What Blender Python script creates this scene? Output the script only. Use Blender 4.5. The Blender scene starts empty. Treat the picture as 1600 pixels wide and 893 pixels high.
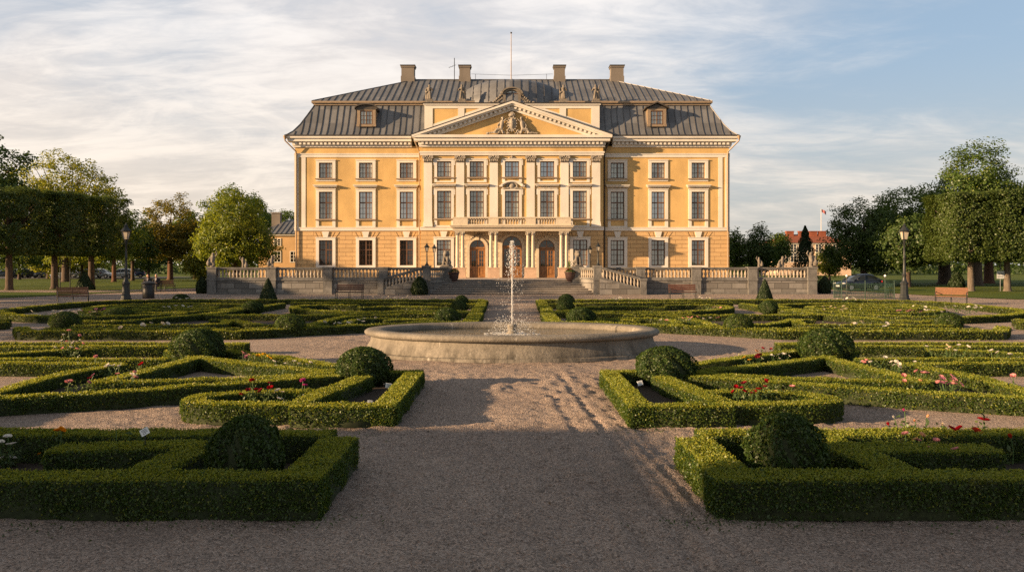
import bpy, bmesh, math, random
import numpy as np
from mathutils import Vector, Matrix, Euler
random.seed(7); RNG = np.random.default_rng(11)
SC = bpy.context.scene; COL = SC.collection
PI = math.pi
F, CX, HY, EYE = 1300.0, 800.0, 413.0, 2.2          # focal length and horizon of the photograph, eye height in metres
def G(x, y, z=0.0):                                  # ground point seen at a spot of the photograph
    Y = F * (EYE - z) / (y - HY); return ((x - CX) * Y / F, Y)
def XA(x, Y): return (x - CX) * Y / F
def ZA(y, Y): return EYE + (HY - y) * Y / F

# ------------------------------------------------------------------ mesh helper
class MB:
    def __init__(s): s.v = []; s.f = []; s.sm = []
    def add(s, vs, fs, smooth=False):
        b = len(s.v); s.v += [tuple(p) for p in vs]
        for f in fs: s.f.append(tuple(b + i for i in f)); s.sm.append(smooth)
        return s
    def box(s, x0, x1, y0, y1, z0, z1):
        return s.add([(x0,y0,z0),(x1,y0,z0),(x1,y1,z0),(x0,y1,z0),(x0,y0,z1),(x1,y0,z1),(x1,y1,z1),(x0,y1,z1)],
                     [(0,3,2,1),(4,5,6,7),(0,1,5,4),(1,2,6,5),(2,3,7,6),(3,0,4,7)])
    def bar(s, p, q, w, h, up=(0,0,1)):              # rectangular bar between two points
        p, q = Vector(p), Vector(q); d = (q - p).normalized(); u = Vector(up)
        a = d.cross(u)
        if a.length < 1e-4: a = d.cross(Vector((1,0,0)))
        a.normalize(); b = a.cross(d).normalized(); a *= w/2; b *= h/2
        vs = [p-a-b, p+a-b, p+a+b, p-a+b, q-a-b, q+a-b, q+a+b, q-a+b]
        return s.add(vs, [(0,1,2,3),(7,6,5,4),(0,4,5,1),(1,5,6,2),(2,6,7,3),(3,7,4,0)])
    def prism(s, poly, ax, a, b):                    # poly in the plane across ax, extruded from a to b
        n = len(poly)
        P = {'y': lambda u,v,t:(u,t,v), 'z': lambda u,v,t:(u,v,t), 'x': lambda u,v,t:(t,u,v)}[ax]
        vs = [P(u,v,a) for u,v in poly] + [P(u,v,b) for u,v in poly]
        fs = [tuple(range(n)), tuple(range(2*n-1, n-1, -1))] + [(i, n+i, n+(i+1)%n, (i+1)%n) for i in range(n)]
        return s.add(vs, fs)
    def ring_prism(s, outer, inner, ax, a, b):       # frame between two outlines with equal counts (open chain)
        n = len(outer)
        P = {'y': lambda u,v,t:(u,t,v), 'z': lambda u,v,t:(u,v,t), 'x': lambda u,v,t:(t,u,v)}[ax]
        vs = [P(*p,a) for p in outer]+[P(*p,a) for p in inner]+[P(*p,b) for p in outer]+[P(*p,b) for p in inner]
        fs = []
        for i in range(n-1):
            fs += [(i,i+1,n+i+1,n+i),(2*n+i,3*n+i,3*n+i+1,2*n+i+1),(i,2*n+i,2*n+i+1,i+1),(n+i,n+i+1,3*n+i+1,3*n+i)]
        fs += [(0,n,3*n,2*n),(n-1,3*n-1,4*n-1,2*n-1)]
        return s.add(vs, fs)
    def tube(s, pts, rad, n=8, smooth=True):
        pts = [Vector(p) for p in pts]; m = len(pts)
        if not hasattr(rad, '__len__'): rad = [rad]*m
        vs = []; ref = None
        for i, p in enumerate(pts):
            d = (pts[min(i+1,m-1)] - pts[max(i-1,0)])
            d = d.normalized() if d.length > 1e-9 else Vector((0,0,1))
            if ref is None: ref = Vector((1,0,0)) if abs(d.x) < .9 else Vector((0,1,0))
            a = (ref - d*ref.dot(d)).normalized(); b = d.cross(a); ref = a
            for k in range(n):
                t = 2*PI*k/n; vs.append(p + (a*math.cos(t) + b*math.sin(t))*rad[i])
        fs = []
        for i in range(m-1):
            for k in range(n): fs.append((i*n+k, i*n+(k+1)%n, (i+1)*n+(k+1)%n, (i+1)*n+k))
        s.add(vs, fs, smooth); b0 = len(s.v) - m*n
        s.f.append(tuple(b0+k for k in range(n-1,-1,-1))); s.sm.append(False)
        s.f.append(tuple(b0+(m-1)*n+k for k in range(n))); s.sm.append(False)
        return s
    def lathe(s, prof, n=16, c=(0,0,0), sx=1, sy=1, smooth=True, rot=0, off=None):
        vs = []
        for r, z in prof:
            for k in range(n):
                t = 2*PI*k/n + rot
                if off: vs.append((c[0]+(off[0]+r)*math.cos(t), c[1]+(off[1]+r)*math.sin(t), c[2]+z))
                else: vs.append((c[0]+r*sx*math.cos(t), c[1]+r*sy*math.sin(t), c[2]+z))
        m = len(prof); fs = []
        for i in range(m-1):
            for k in range(n): fs.append((i*n+k, i*n+(k+1)%n, (i+1)*n+(k+1)%n, (i+1)*n+k))
        s.add(vs, fs, smooth); b0 = len(s.v) - m*n
        if not off:
            if prof[0][0] > 1e-4: s.f.append(tuple(b0+k for k in range(n-1,-1,-1))); s.sm.append(False)
            if prof[-1][0] > 1e-4: s.f.append(tuple(b0+(m-1)*n+k for k in range(n))); s.sm.append(False)
        return s
    def ball(s, c, r, n=8, m=6, rot=None):
        if not hasattr(r, '__len__'): r = (r,r,r)
        c = Vector(c); vs = []; M = rot.to_matrix() if rot is not None else None
        for i in range(1, m):
            a = PI*i/m
            for k in range(n):
                t = 2*PI*k/n; p = Vector((r[0]*math.sin(a)*math.cos(t), r[1]*math.sin(a)*math.sin(t), r[2]*math.cos(a)))
                vs.append(c + (M @ p if M else p))
        tp = Vector((0,0,r[2])); tp = M @ tp if M else tp
        vs += [c+tp, c-tp]; t, b = len(vs)-2, len(vs)-1; fs = []
        for k in range(n): fs.append((t, k, (k+1)%n)); fs.append((b, (m-2)*n+(k+1)%n, (m-2)*n+k))
        for i in range(m-2):
            for k in range(n): fs.append((i*n+k, (i+1)*n+k, (i+1)*n+(k+1)%n, i*n+(k+1)%n))
        return s.add(vs, fs, True)
    def capsule(s, p, q, r0, r1, n=8):
        s.ball(p, r0, n, 6); s.ball(q, r1, n, 6); return s.tube([p, q], [r0, r1], n)
    def mesh(s, name, mat, shift=(0,0,0)):
        me = bpy.data.meshes.new(name)
        me.from_pydata([(x-shift[0], y-shift[1], z-shift[2]) for x,y,z in s.v], [], s.f)
        me.polygons.foreach_set('use_smooth', s.sm); 
        bm = bmesh.new(); bm.from_mesh(me); bmesh.ops.recalc_face_normals(bm, faces=bm.faces); bm.to_mesh(me); bm.free()
        if any(s.sm): me.set_sharp_from_angle(angle=math.radians(50))
        if mat: me.materials.append(mat)
        return me
    def with_trim(s, trim, name, mat, mat2, parent, world=True):   # ribs and the like stay inside their part's mesh
        sh = world_loc(parent) if world else (0,0,0); k = len(s.f); j = MB(); j.v = list(s.v); j.f = list(s.f); j.sm = list(s.sm)
        j.add(trim.v, trim.f); me = j.mesh(name, mat, sh); me.materials.append(mat2)
        me.polygons.foreach_set('material_index', [0]*k+[1]*(len(j.f)-k)); return link(name, me, parent)
    def build(s, name, mat, parent=None, world=False, loc=None):
        sh = world_loc(parent) if (world and parent) else (0,0,0)
        o = link(name, s.mesh(name, mat, sh), parent)
        if loc is not None: o.location = loc
        return o
def world_loc(o):
    v = Vector((0,0,0))
    while o: v += o.location; o = o.parent
    return v
def link(name, data, parent=None):
    o = bpy.data.objects.new(name, data); COL.objects.link(o)
    if parent: o.parent = parent
    return o
def tag(o, label=None, cat=None, group=None, kind=None):
    if label: o['label'] = label
    if cat: o['category'] = cat
    if group: o['group'] = group
    if kind: o['kind'] = kind
    return o
def thing(name, label, cat, loc=(0,0,0), rz=0, group=None):
    o = link(name, None); o.location = loc; o.rotation_euler = (0,0,rz); o.empty_display_size = .3
    return tag(o, label, cat, group)
def copy_tree(o, parent=None):
    c = o.copy(); COL.objects.link(c)
    if parent: c.parent = parent
    for ch in o.children: copy_tree(ch, c)
    return c
def dup(o, loc, rz=None, label=None, group=None, scale=None):
    c = copy_tree(o); c.location = loc
    if rz is not None: c.rotation_euler = (0,0,rz)
    if label: c['label'] = label
    if group: c['group'] = group
    if scale is not None: c.scale = scale
    return c
def fuse(mb, name, voxel, smooth=2):                 # weld overlapping volumes into one sculpted skin
    me = mb.mesh('tmp', None); o = link('tmp', me)
    m = o.modifiers.new('r', 'REMESH'); m.mode = 'VOXEL'; m.voxel_size = voxel
    if smooth:
        m2 = o.modifiers.new('s', 'SMOOTH'); m2.iterations = smooth; m2.factor = .5
    dg = bpy.context.evaluated_depsgraph_get(); dg.update()
    out = bpy.data.meshes.new_from_object(o.evaluated_get(dg)); out.name = name
    bpy.data.objects.remove(o); bpy.data.meshes.remove(me)
    out.polygons.foreach_set('use_smooth', [True]*len(out.polygons))
    return out

# ------------------------------------------------------------------ materials
MATS = {}
class NT:
    def __init__(s, name):
        s.m = bpy.data.materials.new(name); s.m.use_nodes = True; s.t = s.m.node_tree; s.t.nodes.clear()
        s.out = s.n('ShaderNodeOutputMaterial'); MATS[name] = s.m
    def n(s, ty, **kw):
        nd = s.t.nodes.new(ty)
        for k, v in kw.items(): setattr(nd, k, v)
        return nd
    def l(s, a, b): s.t.links.new(a, b)
    def put(s, sock, v):
        if hasattr(v, 'is_linked') or isinstance(v, bpy.types.NodeSocket): s.l(v, sock)
        else: sock.default_value = (*v, 1) if isinstance(v, tuple) and len(v) == 3 and sock.type == 'RGBA' else v
    def coord(s, which='Object', scale=(1,1,1)):
        tc = s.n('ShaderNodeTexCoord'); mp = s.n('ShaderNodeMapping'); mp.inputs['Scale'].default_value = scale
        s.l(tc.outputs[which], mp.inputs['Vector']); return mp.outputs[0]
    def world(s, scale=(1,1,1)):
        g = s.n('ShaderNodeNewGeometry'); mp = s.n('ShaderNodeMapping'); mp.inputs['Scale'].default_value = scale
        s.l(g.outputs['Position'], mp.inputs['Vector']); return mp.outputs[0]
    def noise(s, vec, scale, detail=3, rough=.55, dist=0):
        nd = s.n('ShaderNodeTexNoise'); nd.inputs['Scale'].default_value = scale; nd.inputs['Detail'].default_value = detail
        nd.inputs['Roughness'].default_value = rough; nd.inputs['Distortion'].default_value = dist
        s.l(vec, nd.inputs['Vector']); return nd.outputs['Fac']
    def ramp(s, fac, a, b, ca=0.0, cb=1.0):
        r = s.n('ShaderNodeMapRange'); r.clamp = True
        for i, v in zip((1,2,3,4), (a,b,ca,cb)): r.inputs[i].default_value = v
        s.l(fac, r.inputs[0]); return r.outputs[0]
    def mix(s, fac, a, b, mode='MIX'):
        m = s.n('ShaderNodeMix', data_type='RGBA', blend_type=mode)
        s.put(m.inputs[0], fac); s.put(m.inputs[6], a); s.put(m.inputs[7], b); return m.outputs[2]
    def math(s, op, a, b=0.0):
        m = s.n('ShaderNodeMath', operation=op); s.put(m.inputs[0], a); s.put(m.inputs[1], b); return m.outputs[0]
    def bump(s, h, st=.3, d=.02):
        b = s.n('ShaderNodeBump'); b.inputs['Strength'].default_value = st; b.inputs['Distance'].default_value = d
        s.l(h, b.inputs['Height']); return b.outputs[0]
    def pbr(s, col, rough=.8, metal=0, normal=None, spec=.3, **kw):
        p = s.n('ShaderNodeBsdfPrincipled'); s.put(p.inputs['Base Color'], col); s.put(p.inputs['Roughness'], rough)
        p.inputs['Metallic'].default_value = metal; p.inputs['Specular IOR Level'].default_value = spec
        for k, v in kw.items(): s.put(p.inputs[k.replace('_',' ')], v)
        if normal is not None: s.l(normal, p.inputs['Normal'])
        s.l(p.outputs[0], s.out.inputs[0]); return s.m
def mul(c, k): return tuple(x*k for x in c)
def plaster(name, c, var=.12, streak=.18, rough=.85):
    t = NT(name); w = t.world()
    a = t.noise(w, .5, 4); b = t.noise(t.world((1.2,1.2,.12)), 1.3, 4, .6); g = t.noise(w, 14, 3)
    c1 = t.mix(t.ramp(a,.35,.65), mul(c,1-var), mul(c,1+var*.6))
    c2 = t.mix(t.ramp(b,.52,.78,0,streak), c1, mul(c,.55))
    return t.pbr(c2, rough, normal=t.bump(g,.25,.01))
def stone(name, c, scale=1, var=.3, dark=(.1,.09,.08), stain=.5, bump=.4):
    t = NT(name); w = t.world()
    a = t.noise(w, 1.1*scale, 5, .6); b = t.noise(w, 9*scale, 4, .65); st = t.noise(t.world((1,1,.35)), 2.2*scale, 5, .62)
    c1 = t.mix(t.ramp(a,.3,.7), mul(c,1-var), mul(c,1+var*.6)); c2 = t.mix(t.ramp(b,.4,.7,0,.35), c1, mul(c,.62))
    c3 = t.mix(t.ramp(st,.5,.72,0,stain), c2, dark)
    return t.pbr(c3, .88, normal=t.bump(b,bump,.03))
def flat(name, c, rough=.6, metal=0, var=.15, scale=6, spec=.4, bump=0):
    t = NT(name); n = t.noise(t.world(), scale, 3)
    return t.pbr(t.mix(t.ramp(n,.3,.7), mul(c,1-var), mul(c,1+var)), rough, metal, spec=spec, normal=t.bump(n,bump,.01) if bump else None)
def masonry(name, c, mortar, bw, bh, var=.18, ms=.012, bump=.6, stain=.4, dark=(.09,.08,.07), axis='xz', msm=.1):
    t = NT(name); g = t.n('ShaderNodeNewGeometry'); sp = t.n('ShaderNodeSeparateXYZ'); t.l(g.outputs['Position'], sp.inputs[0])
    cb = t.n('ShaderNodeCombineXYZ')
    if axis == 'xz': t.l(t.math('ADD', sp.outputs[0], sp.outputs[1]), cb.inputs[0])
    t.l(sp.outputs[2], cb.inputs[1])
    br = t.n('ShaderNodeTexBrick'); t.l(cb.outputs[0], br.inputs['Vector']); br.inputs['Scale'].default_value = 1
    br.inputs['Brick Width'].default_value = bw; br.inputs['Row Height'].default_value = bh
    br.inputs['Mortar Size'].default_value = ms; br.inputs['Mortar Smooth'].default_value = msm
    br.inputs['Color1'].default_value = (*mul(c,1-var),1); br.inputs['Color2'].default_value = (*mul(c,1+var),1); br.inputs['Mortar'].default_value = (*mortar,1)
    n1 = t.noise(t.world(), 7, 5, .65); n2 = t.noise(t.world((1,1,.3)), 1.4, 5, .6)
    c1 = t.mix(t.ramp(n1,.35,.7,0,.3), br.outputs['Color'], mul(c,.6)); c2 = t.mix(t.ramp(n2,.5,.75,0,stain), c1, dark)
    h = t.math('SUBTRACT', t.math('MULTIPLY', n1, .25), t.math('MULTIPLY', br.outputs['Fac'], 1.0))
    return t.pbr(c2, .88, normal=t.bump(h,bump,.03))
def leafmat(name, dark, light, tip=None, trans=.35, nscale=.8, brown=0):
    t = NT(name); g = t.n('ShaderNodeNewGeometry'); r = g.outputs['Random Per Island']
    n = t.noise(t.world(), nscale, 3, .6)
    f = t.math('ADD', t.math('MULTIPLY', r, .6), t.math('MULTIPLY', t.ramp(n,.3,.7), .4))
    c = t.mix(f, dark, light)
    if tip:                                          # some young shoots and some rusty old leaves
        c = t.mix(t.ramp(r,.86,.97,0,.8), c, tip)
    if brown: c = t.mix(t.ramp(t.noise(t.world(),2.3,4,.6),.60,.74,0,brown), c, (.11,.085,.03))
    d = t.n('ShaderNodeBsdfDiffuse'); t.l(c, d.inputs[0]); tr = t.n('ShaderNodeBsdfTranslucent'); t.l(t.mix(.5, c, (light[0]*1.5, light[1]*1.3, light[2]*.5)), tr.inputs[0])
    m = t.n('ShaderNodeMixShader'); m.inputs[0].default_value = trans; t.l(d.outputs[0], m.inputs[1]); t.l(tr.outputs[0], m.inputs[2])
    gl = t.n('ShaderNodeBsdfGlossy'); gl.inputs['Roughness'].default_value = .45; gl.inputs[0].default_value = (.8,.85,.8,1)
    m2 = t.n('ShaderNodeMixShader'); m2.inputs[0].default_value = .025; t.l(m.outputs[0], m2.inputs[1]); t.l(gl.outputs[0], m2.inputs[2])
    t.l(m2.outputs[0], t.out.inputs[0]); return t.m
def barkmat(name, c):
    t = NT(name); n = t.noise(t.world((1,1,.25)), 9, 5, .7)
    return t.pbr(t.mix(t.ramp(n,.3,.7), mul(c,.55), mul(c,1.3)), .9, normal=t.bump(n,.8,.05))
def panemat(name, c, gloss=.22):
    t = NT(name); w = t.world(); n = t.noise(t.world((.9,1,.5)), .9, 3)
    pane_streaks = t.noise(t.world((9,1,.25)), 1.0, 2)      # upright streaks breaking up the painted pane tone
    col = t.mix(t.ramp(n,.4,.62), mul(c,.45), c); col = t.mix(t.ramp(pane_streaks,.4,.65,0,.45), col, mul(c,.4))
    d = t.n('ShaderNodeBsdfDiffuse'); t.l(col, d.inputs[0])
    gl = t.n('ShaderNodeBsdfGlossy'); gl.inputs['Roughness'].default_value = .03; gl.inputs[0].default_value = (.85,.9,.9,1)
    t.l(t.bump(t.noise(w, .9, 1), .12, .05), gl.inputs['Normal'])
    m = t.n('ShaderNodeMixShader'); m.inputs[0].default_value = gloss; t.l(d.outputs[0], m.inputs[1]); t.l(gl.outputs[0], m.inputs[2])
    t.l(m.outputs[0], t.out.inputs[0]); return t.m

YELLOW = plaster('ochre_plaster', (.53,.355,.145), .16, .45); WHITE = plaster('white_plaster', (.62,.585,.52), .1, .22)
RUST = masonry('rusticated_ochre', (.52,.345,.165), (.27,.165,.08), 1.15, .365, .07, .02, .7, .2, (.3,.2,.1))
ENTRY = masonry('pale_entrance_stone', (.56,.46,.33), (.27,.2,.13), .85, .36, .06, .02, .7, .15, (.25,.2,.14))
PALE = stone('pale_stone', (.58,.5,.38), 1, .15, (.25,.2,.15), .3, .25)
PINKST = stone('pink_plinth_stone', (.52,.36,.25), 2, .2, (.2,.15,.1), .3, .25)
GREYST = stone('grey_stone', (.165,.16,.15), 1.6, .35, (.045,.045,.042), .7, .5)
WALLST = masonry('terrace_masonry', (.185,.175,.16), (.07,.065,.06), 1.05, .42, .38, .022, .8, .65)
BALST = stone('baluster_stone', (.34,.295,.24), 2, .2, (.14,.12,.1), .4, .25)
STATST = stone('statue_stone', (.20,.175,.145), 4, .35, (.06,.057,.052), .75, .6)
RELIEF = stone('relief_stucco', (.34,.30,.245), 5, .3, (.09,.08,.065), .75, .7)
def fountmat():
    t = NT('fountain_stone'); w = t.world(); c = (.215,.195,.162)
    a = t.noise(w, 1.3, 5, .6); b = t.noise(w, 16, 5, .7); run = t.noise(t.world((1,1,.10)), 3.2, 5, .65); run2 = t.noise(t.world((1,1,.06)), 7, 3, .6)
    g = t.n('ShaderNodeSeparateXYZ'); t.l(w, g.inputs[0]); low = t.ramp(g.outputs[2], .05, .42, 1, .15)      # damp and algae rise from the ground
    c1 = t.mix(t.ramp(a,.35,.65), mul(c,.72), mul(c,1.2)); c1 = t.mix(t.ramp(b,.42,.68,0,.55), c1, mul(c,.5))
    c2 = t.mix(t.math('MULTIPLY', t.ramp(run,.44,.62,0,.9), low), c1, (.055,.05,.04)); c3 = t.mix(t.ramp(run2,.66,.74,0,.5), c2, (.48,.45,.40))
    return t.pbr(c3, .88, normal=t.bump(t.math('ADD',b,t.math('MULTIPLY',a,1.5)),.55,.03))
FOUNT = fountmat()
STEPD = stone('step_riser_stone', (.13,.115,.10), 2, .3, (.05,.045,.04), .6, .3)
STEPST = stone('step_stone', (.33,.295,.26), 2, .2, (.1,.09,.08), .5, .3)
def roofmat():
    t = NT('sheet_metal_roof'); g = t.n('ShaderNodeNewGeometry'); sp = t.n('ShaderNodeSeparateXYZ'); t.l(g.outputs['Position'], sp.inputs[0])
    fl = t.math('FLOOR', t.math('DIVIDE', t.math('ADD', sp.outputs[0], 100.28), .575)); fy = t.math('FLOOR', t.math('DIVIDE', sp.outputs[2], 1.35))
    wn = t.n('ShaderNodeTexWhiteNoise', noise_dimensions='2D'); cb = t.n('ShaderNodeCombineXYZ'); t.l(fl, cb.inputs[0]); t.l(fy, cb.inputs[1]); t.l(cb.outputs[0], wn.inputs['Vector'])
    n = t.noise(t.world((1,1,.5)), 1.5, 4, .6); c = t.mix(wn.outputs['Value'], (.125,.130,.138), (.205,.208,.213))
    c = t.mix(t.ramp(n,.4,.7,0,.5), c, (.085,.088,.094))
    return t.pbr(c, .5, .25, spec=.4, normal=t.bump(t.noise(t.world(), 2.5, 3), .2, .03))
ROOF = roofmat(); SEAM = flat('roof_seam', (.10,.10,.104), .5, .25)
CHIM = plaster('chimney_render', (.165,.145,.125), .15, .3); DARKCAP = flat('dark_flashing', (.05,.045,.04), .5, .3)
WOODWIN = flat('brown_window_wood', (.095,.048,.026), .5); DOORWOOD = flat('varnished_door_wood', (.25,.118,.042), .4, 0, .3, 3)
PANE = panemat('sky_tint_glass', (.40,.41,.32), .17); PANEL_ = panemat('pale_sky_tint_glass', (.55,.54,.44), .14); PANER = panemat('reflecting_glass', (.17,.18,.16), .38)  # reflected sky is painted into these pane base colours
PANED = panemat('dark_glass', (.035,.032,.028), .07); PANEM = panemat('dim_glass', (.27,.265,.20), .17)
LEAD = flat('pipe_metal', (.28,.21,.14), .5, .3); LEADD = flat('dark_pipe_metal', (.07,.06,.05), .5, .3)
IRON = flat('dark_iron', (.03,.034,.034), .45, .3, .2); BLACK = flat('black_plastic', (.02,.02,.02), .5)
GREENIRON = flat('green_painted_iron', (.025,.055,.038), .45, .1)
BENCHWOOD = flat('bench_wood', (.185,.08,.038), .55, 0, .25, 12); BENCHDARK = flat('dark_bench_wood', (.10,.045,.03), .55, 0, .25, 12)
GLASSL = NT('lamp_glass').pbr((.42,.36,.28), .25, spec=.5)
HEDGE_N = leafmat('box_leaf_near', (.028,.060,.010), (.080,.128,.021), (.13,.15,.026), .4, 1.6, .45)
HEDGE_M = leafmat('box_leaf_mid', (.030,.060,.010), (.085,.128,.021), (.14,.15,.026), .4, 1.2, .4)
HEDGE_F = leafmat('box_leaf_far', (.030,.054,.011), (.082,.112,.020), (.13,.13,.025), .38, .8, .3)
SHOOT_SUN = leafmat('box_shoots_painted_sun', (.12,.165,.017), (.28,.30,.035), (.40,.35,.042), .45, 1.4, .35)  # new growth and painted sunlight of the hedge tops in one colour
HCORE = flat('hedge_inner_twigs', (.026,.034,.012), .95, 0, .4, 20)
BALLLEAF = leafmat('ball_leaf', (.020,.046,.010), (.06,.10,.02), (.13,.15,.03), .35, 2, .25)
YEWLEAF = leafmat('yew_leaf', (.012,.026,.009), (.035,.055,.015), None, .2, 1.5)
L_LIME = leafmat('lime_leaf', (.042,.074,.015), (.085,.12,.024), (.105,.125,.03), .38, .5)
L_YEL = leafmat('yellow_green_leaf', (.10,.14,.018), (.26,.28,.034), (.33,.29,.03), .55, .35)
L_BRT = leafmat('bright_leaf', (.07,.12,.017), (.21,.255,.032), (.30,.29,.032), .52, .35)
L_AUT = leafmat('rusty_leaf', (.08,.09,.016), (.22,.195,.03), (.28,.16,.025), .5, .35)
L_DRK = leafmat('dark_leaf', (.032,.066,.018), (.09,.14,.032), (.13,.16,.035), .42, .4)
L_MID = leafmat('mid_green_leaf', (.042,.088,.018), (.12,.18,.032), (.19,.21,.034), .45, .4)
L_FLW = leafmat('flower_leaf', (.03,.065,.018), (.09,.13,.04), (.14,.17,.05), .35, 4)
BARK = barkmat('brown_bark', (.085,.06,.042)); BARKR = barkmat('reddish_bark', (.11,.055,.032)); BARKG = barkmat('grey_bark', (.13,.105,.08))
SOIL = stone('bed_soil', (.055,.04,.03), 6, .3, (.03,.022,.016), .4, .8)
STEM = flat('green_stem', (.06,.11,.03), .6)
# ------------------------------------------------------------------ camera, sun, sky
cam = bpy.data.cameras.new('camera'); cam.sensor_width = 36; cam.lens = F/1600*36; cam.shift_y = -(446.5-HY)/1600; cam.clip_end = 4000; cam.clip_start = .1
co = link('camera', cam); co.location = (0,0,EYE); co.rotation_euler = (PI/2,0,0); SC.camera = co
SUN_AZ, SUN_EL = math.radians(20), math.radians(12.5)
sd = Vector((-math.cos(SUN_AZ)*math.cos(SUN_EL), -math.sin(SUN_AZ)*math.cos(SUN_EL), math.sin(SUN_EL)))   # towards the sun: low on the left, a little behind the camera
sl = bpy.data.lights.new('sun', 'SUN'); sl.energy = 5; sl.angle = math.radians(.6); sl.color = (1,.665,.37)
so = link('sun', sl); so.rotation_euler = (-sd).to_track_quat('-Z','Y').to_euler(); so.location = (-60,-20,60)
W = bpy.data.worlds.new('World'); SC.world = W; W.use_nodes = True
def sky():
    t = W.node_tree; t.nodes.clear(); N = t.nodes.new; L = t.links.new
    out = N('ShaderNodeOutputWorld'); bg = N('ShaderNodeBackground'); L(bg.outputs[0], out.inputs[0]); bg.inputs['Strength'].default_value = .1
    sk = N('ShaderNodeTexSky'); sk.sky_type = 'NISHITA'; sk.sun_disc = False; sk.sun_elevation = SUN_EL; sk.sun_rotation = math.atan2(sd.x, sd.y)
    sk.air_density = 1.0; sk.dust_density = 1.2; sk.ozone_density = 1.5
    tc = N('ShaderNodeTexCoord'); sp = N('ShaderNodeSeparateXYZ'); L(tc.outputs['Generated'], sp.inputs[0])
    def M(op, a, b=0.0):
        m = N('ShaderNodeMath'); m.operation = op
        for i, v in enumerate((a,b)):
            if isinstance(v, (int,float)): m.inputs[i].default_value = v
            else: L(v, m.inputs[i])
        return m.outputs[0]
    def R(f, a, b, c=0.0, d=1.0):
        r = N('ShaderNodeMapRange'); r.interpolation_type = 'SMOOTHSTEP'
        for i, v in zip((1,2,3,4),(a,b,c,d)): r.inputs[i].default_value = v
        L(f, r.inputs[0]); return r.outputs[0]
    def MX(f, a, b):
        m = N('ShaderNodeMix'); m.data_type = 'RGBA'
        if isinstance(f,(int,float)): m.inputs[0].default_value = f
        else: L(f, m.inputs[0])
        for i, v in ((6,a),(7,b)):
            if isinstance(v, tuple): m.inputs[i].default_value = (*v,1)
            else: L(v, m.inputs[i])
        return m.outputs[2]
    z = M('MAXIMUM', sp.outputs[2], 0.0); dz = M('ADD', z, .16)      # flat cloud layer overhead, seen in perspective
    u = M('DIVIDE', sp.outputs[0], dz); v = M('DIVIDE', sp.outputs[1], dz)
    cb = N('ShaderNodeCombineXYZ'); L(u, cb.inputs[0]); L(v, cb.inputs[1])
    def noise(scale, sx, sy, rot, det, rough, dist, off=0):
        mp = N('ShaderNodeMapping'); mp.inputs['Scale'].default_value = (sx,sy,1); mp.inputs['Rotation'].default_value = (0,0,rot); mp.inputs['Location'].default_value = (off,off*.7,0)
        L(cb.outputs[0], mp.inputs[0]); n = N('ShaderNodeTexNoise'); n.inputs['Scale'].default_value = scale; n.inputs['Detail'].default_value = det
        n.inputs['Roughness'].default_value = rough; n.inputs['Distortion'].default_value = dist; L(mp.outputs[0], n.inputs['Vector']); return n.outputs['Fac']
    n1 = noise(.75, .9, 1.0, .5, 8, .58, .6, 3.1); n2 = noise(1.7, .85, 1.25, .6, 8, .60, .8, 1.7); n3 = noise(6.0, .7, 1.5, .5, 6, .65, .8, .3)
    side = R(sp.outputs[0], -.30, .42, .20, -.005)                        # the cloud sheet is thick on one side of the sky, thin on the other
    dens = M('ADD', M('ADD', M('MULTIPLY', n1, .75), M('MULTIPLY', n2, .48)), M('ADD', M('MULTIPLY', n3, .20), side))
    mask = R(dens, .55, 1.02, 0, .95)
    warm = R(sp.outputs[2], .0, .34, 1.0, 0.0)
    shade = R(M('ADD', M('MULTIPLY', n2, .7), M('MULTIPLY', n3, .3)), .38, .62)
    cl = MX(warm, MX(shade, (3.15,3.02,3.0), (4.0,3.82,3.7)), MX(shade, (3.4,2.95,2.5), (4.2,3.65,3.05)))
    low = R(sp.outputs[2], .0, .26, .72, .0)                              # pale air near the horizon
    warmside = R(sp.outputs[0], -.5, .35)
    base = MX(low, MX(.8, sk.outputs[0], (1.3,1.72,2.25)), MX(warmside, (3.7,2.95,2.2), (2.4,2.25,2.0)))
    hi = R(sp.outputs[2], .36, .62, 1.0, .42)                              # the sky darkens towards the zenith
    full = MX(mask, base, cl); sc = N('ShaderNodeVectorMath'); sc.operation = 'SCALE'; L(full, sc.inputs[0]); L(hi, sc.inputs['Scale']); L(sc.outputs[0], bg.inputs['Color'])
sky()
SC.view_settings.view_transform = 'Standard'; SC.view_settings.look = 'None'; SC.view_settings.gamma = 1; SC.view_settings.exposure = 1.35
SC.cycles.use_denoising = False; SC.cycles.max_bounces = 6; SC.cycles.diffuse_bounces = 3; SC.cycles.transmission_bounces = 3; SC.cycles.glossy_bounces = 3; SC.cycles.sample_clamp_indirect = 6
SC.cycles.transparent_max_bounces = 4

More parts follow.
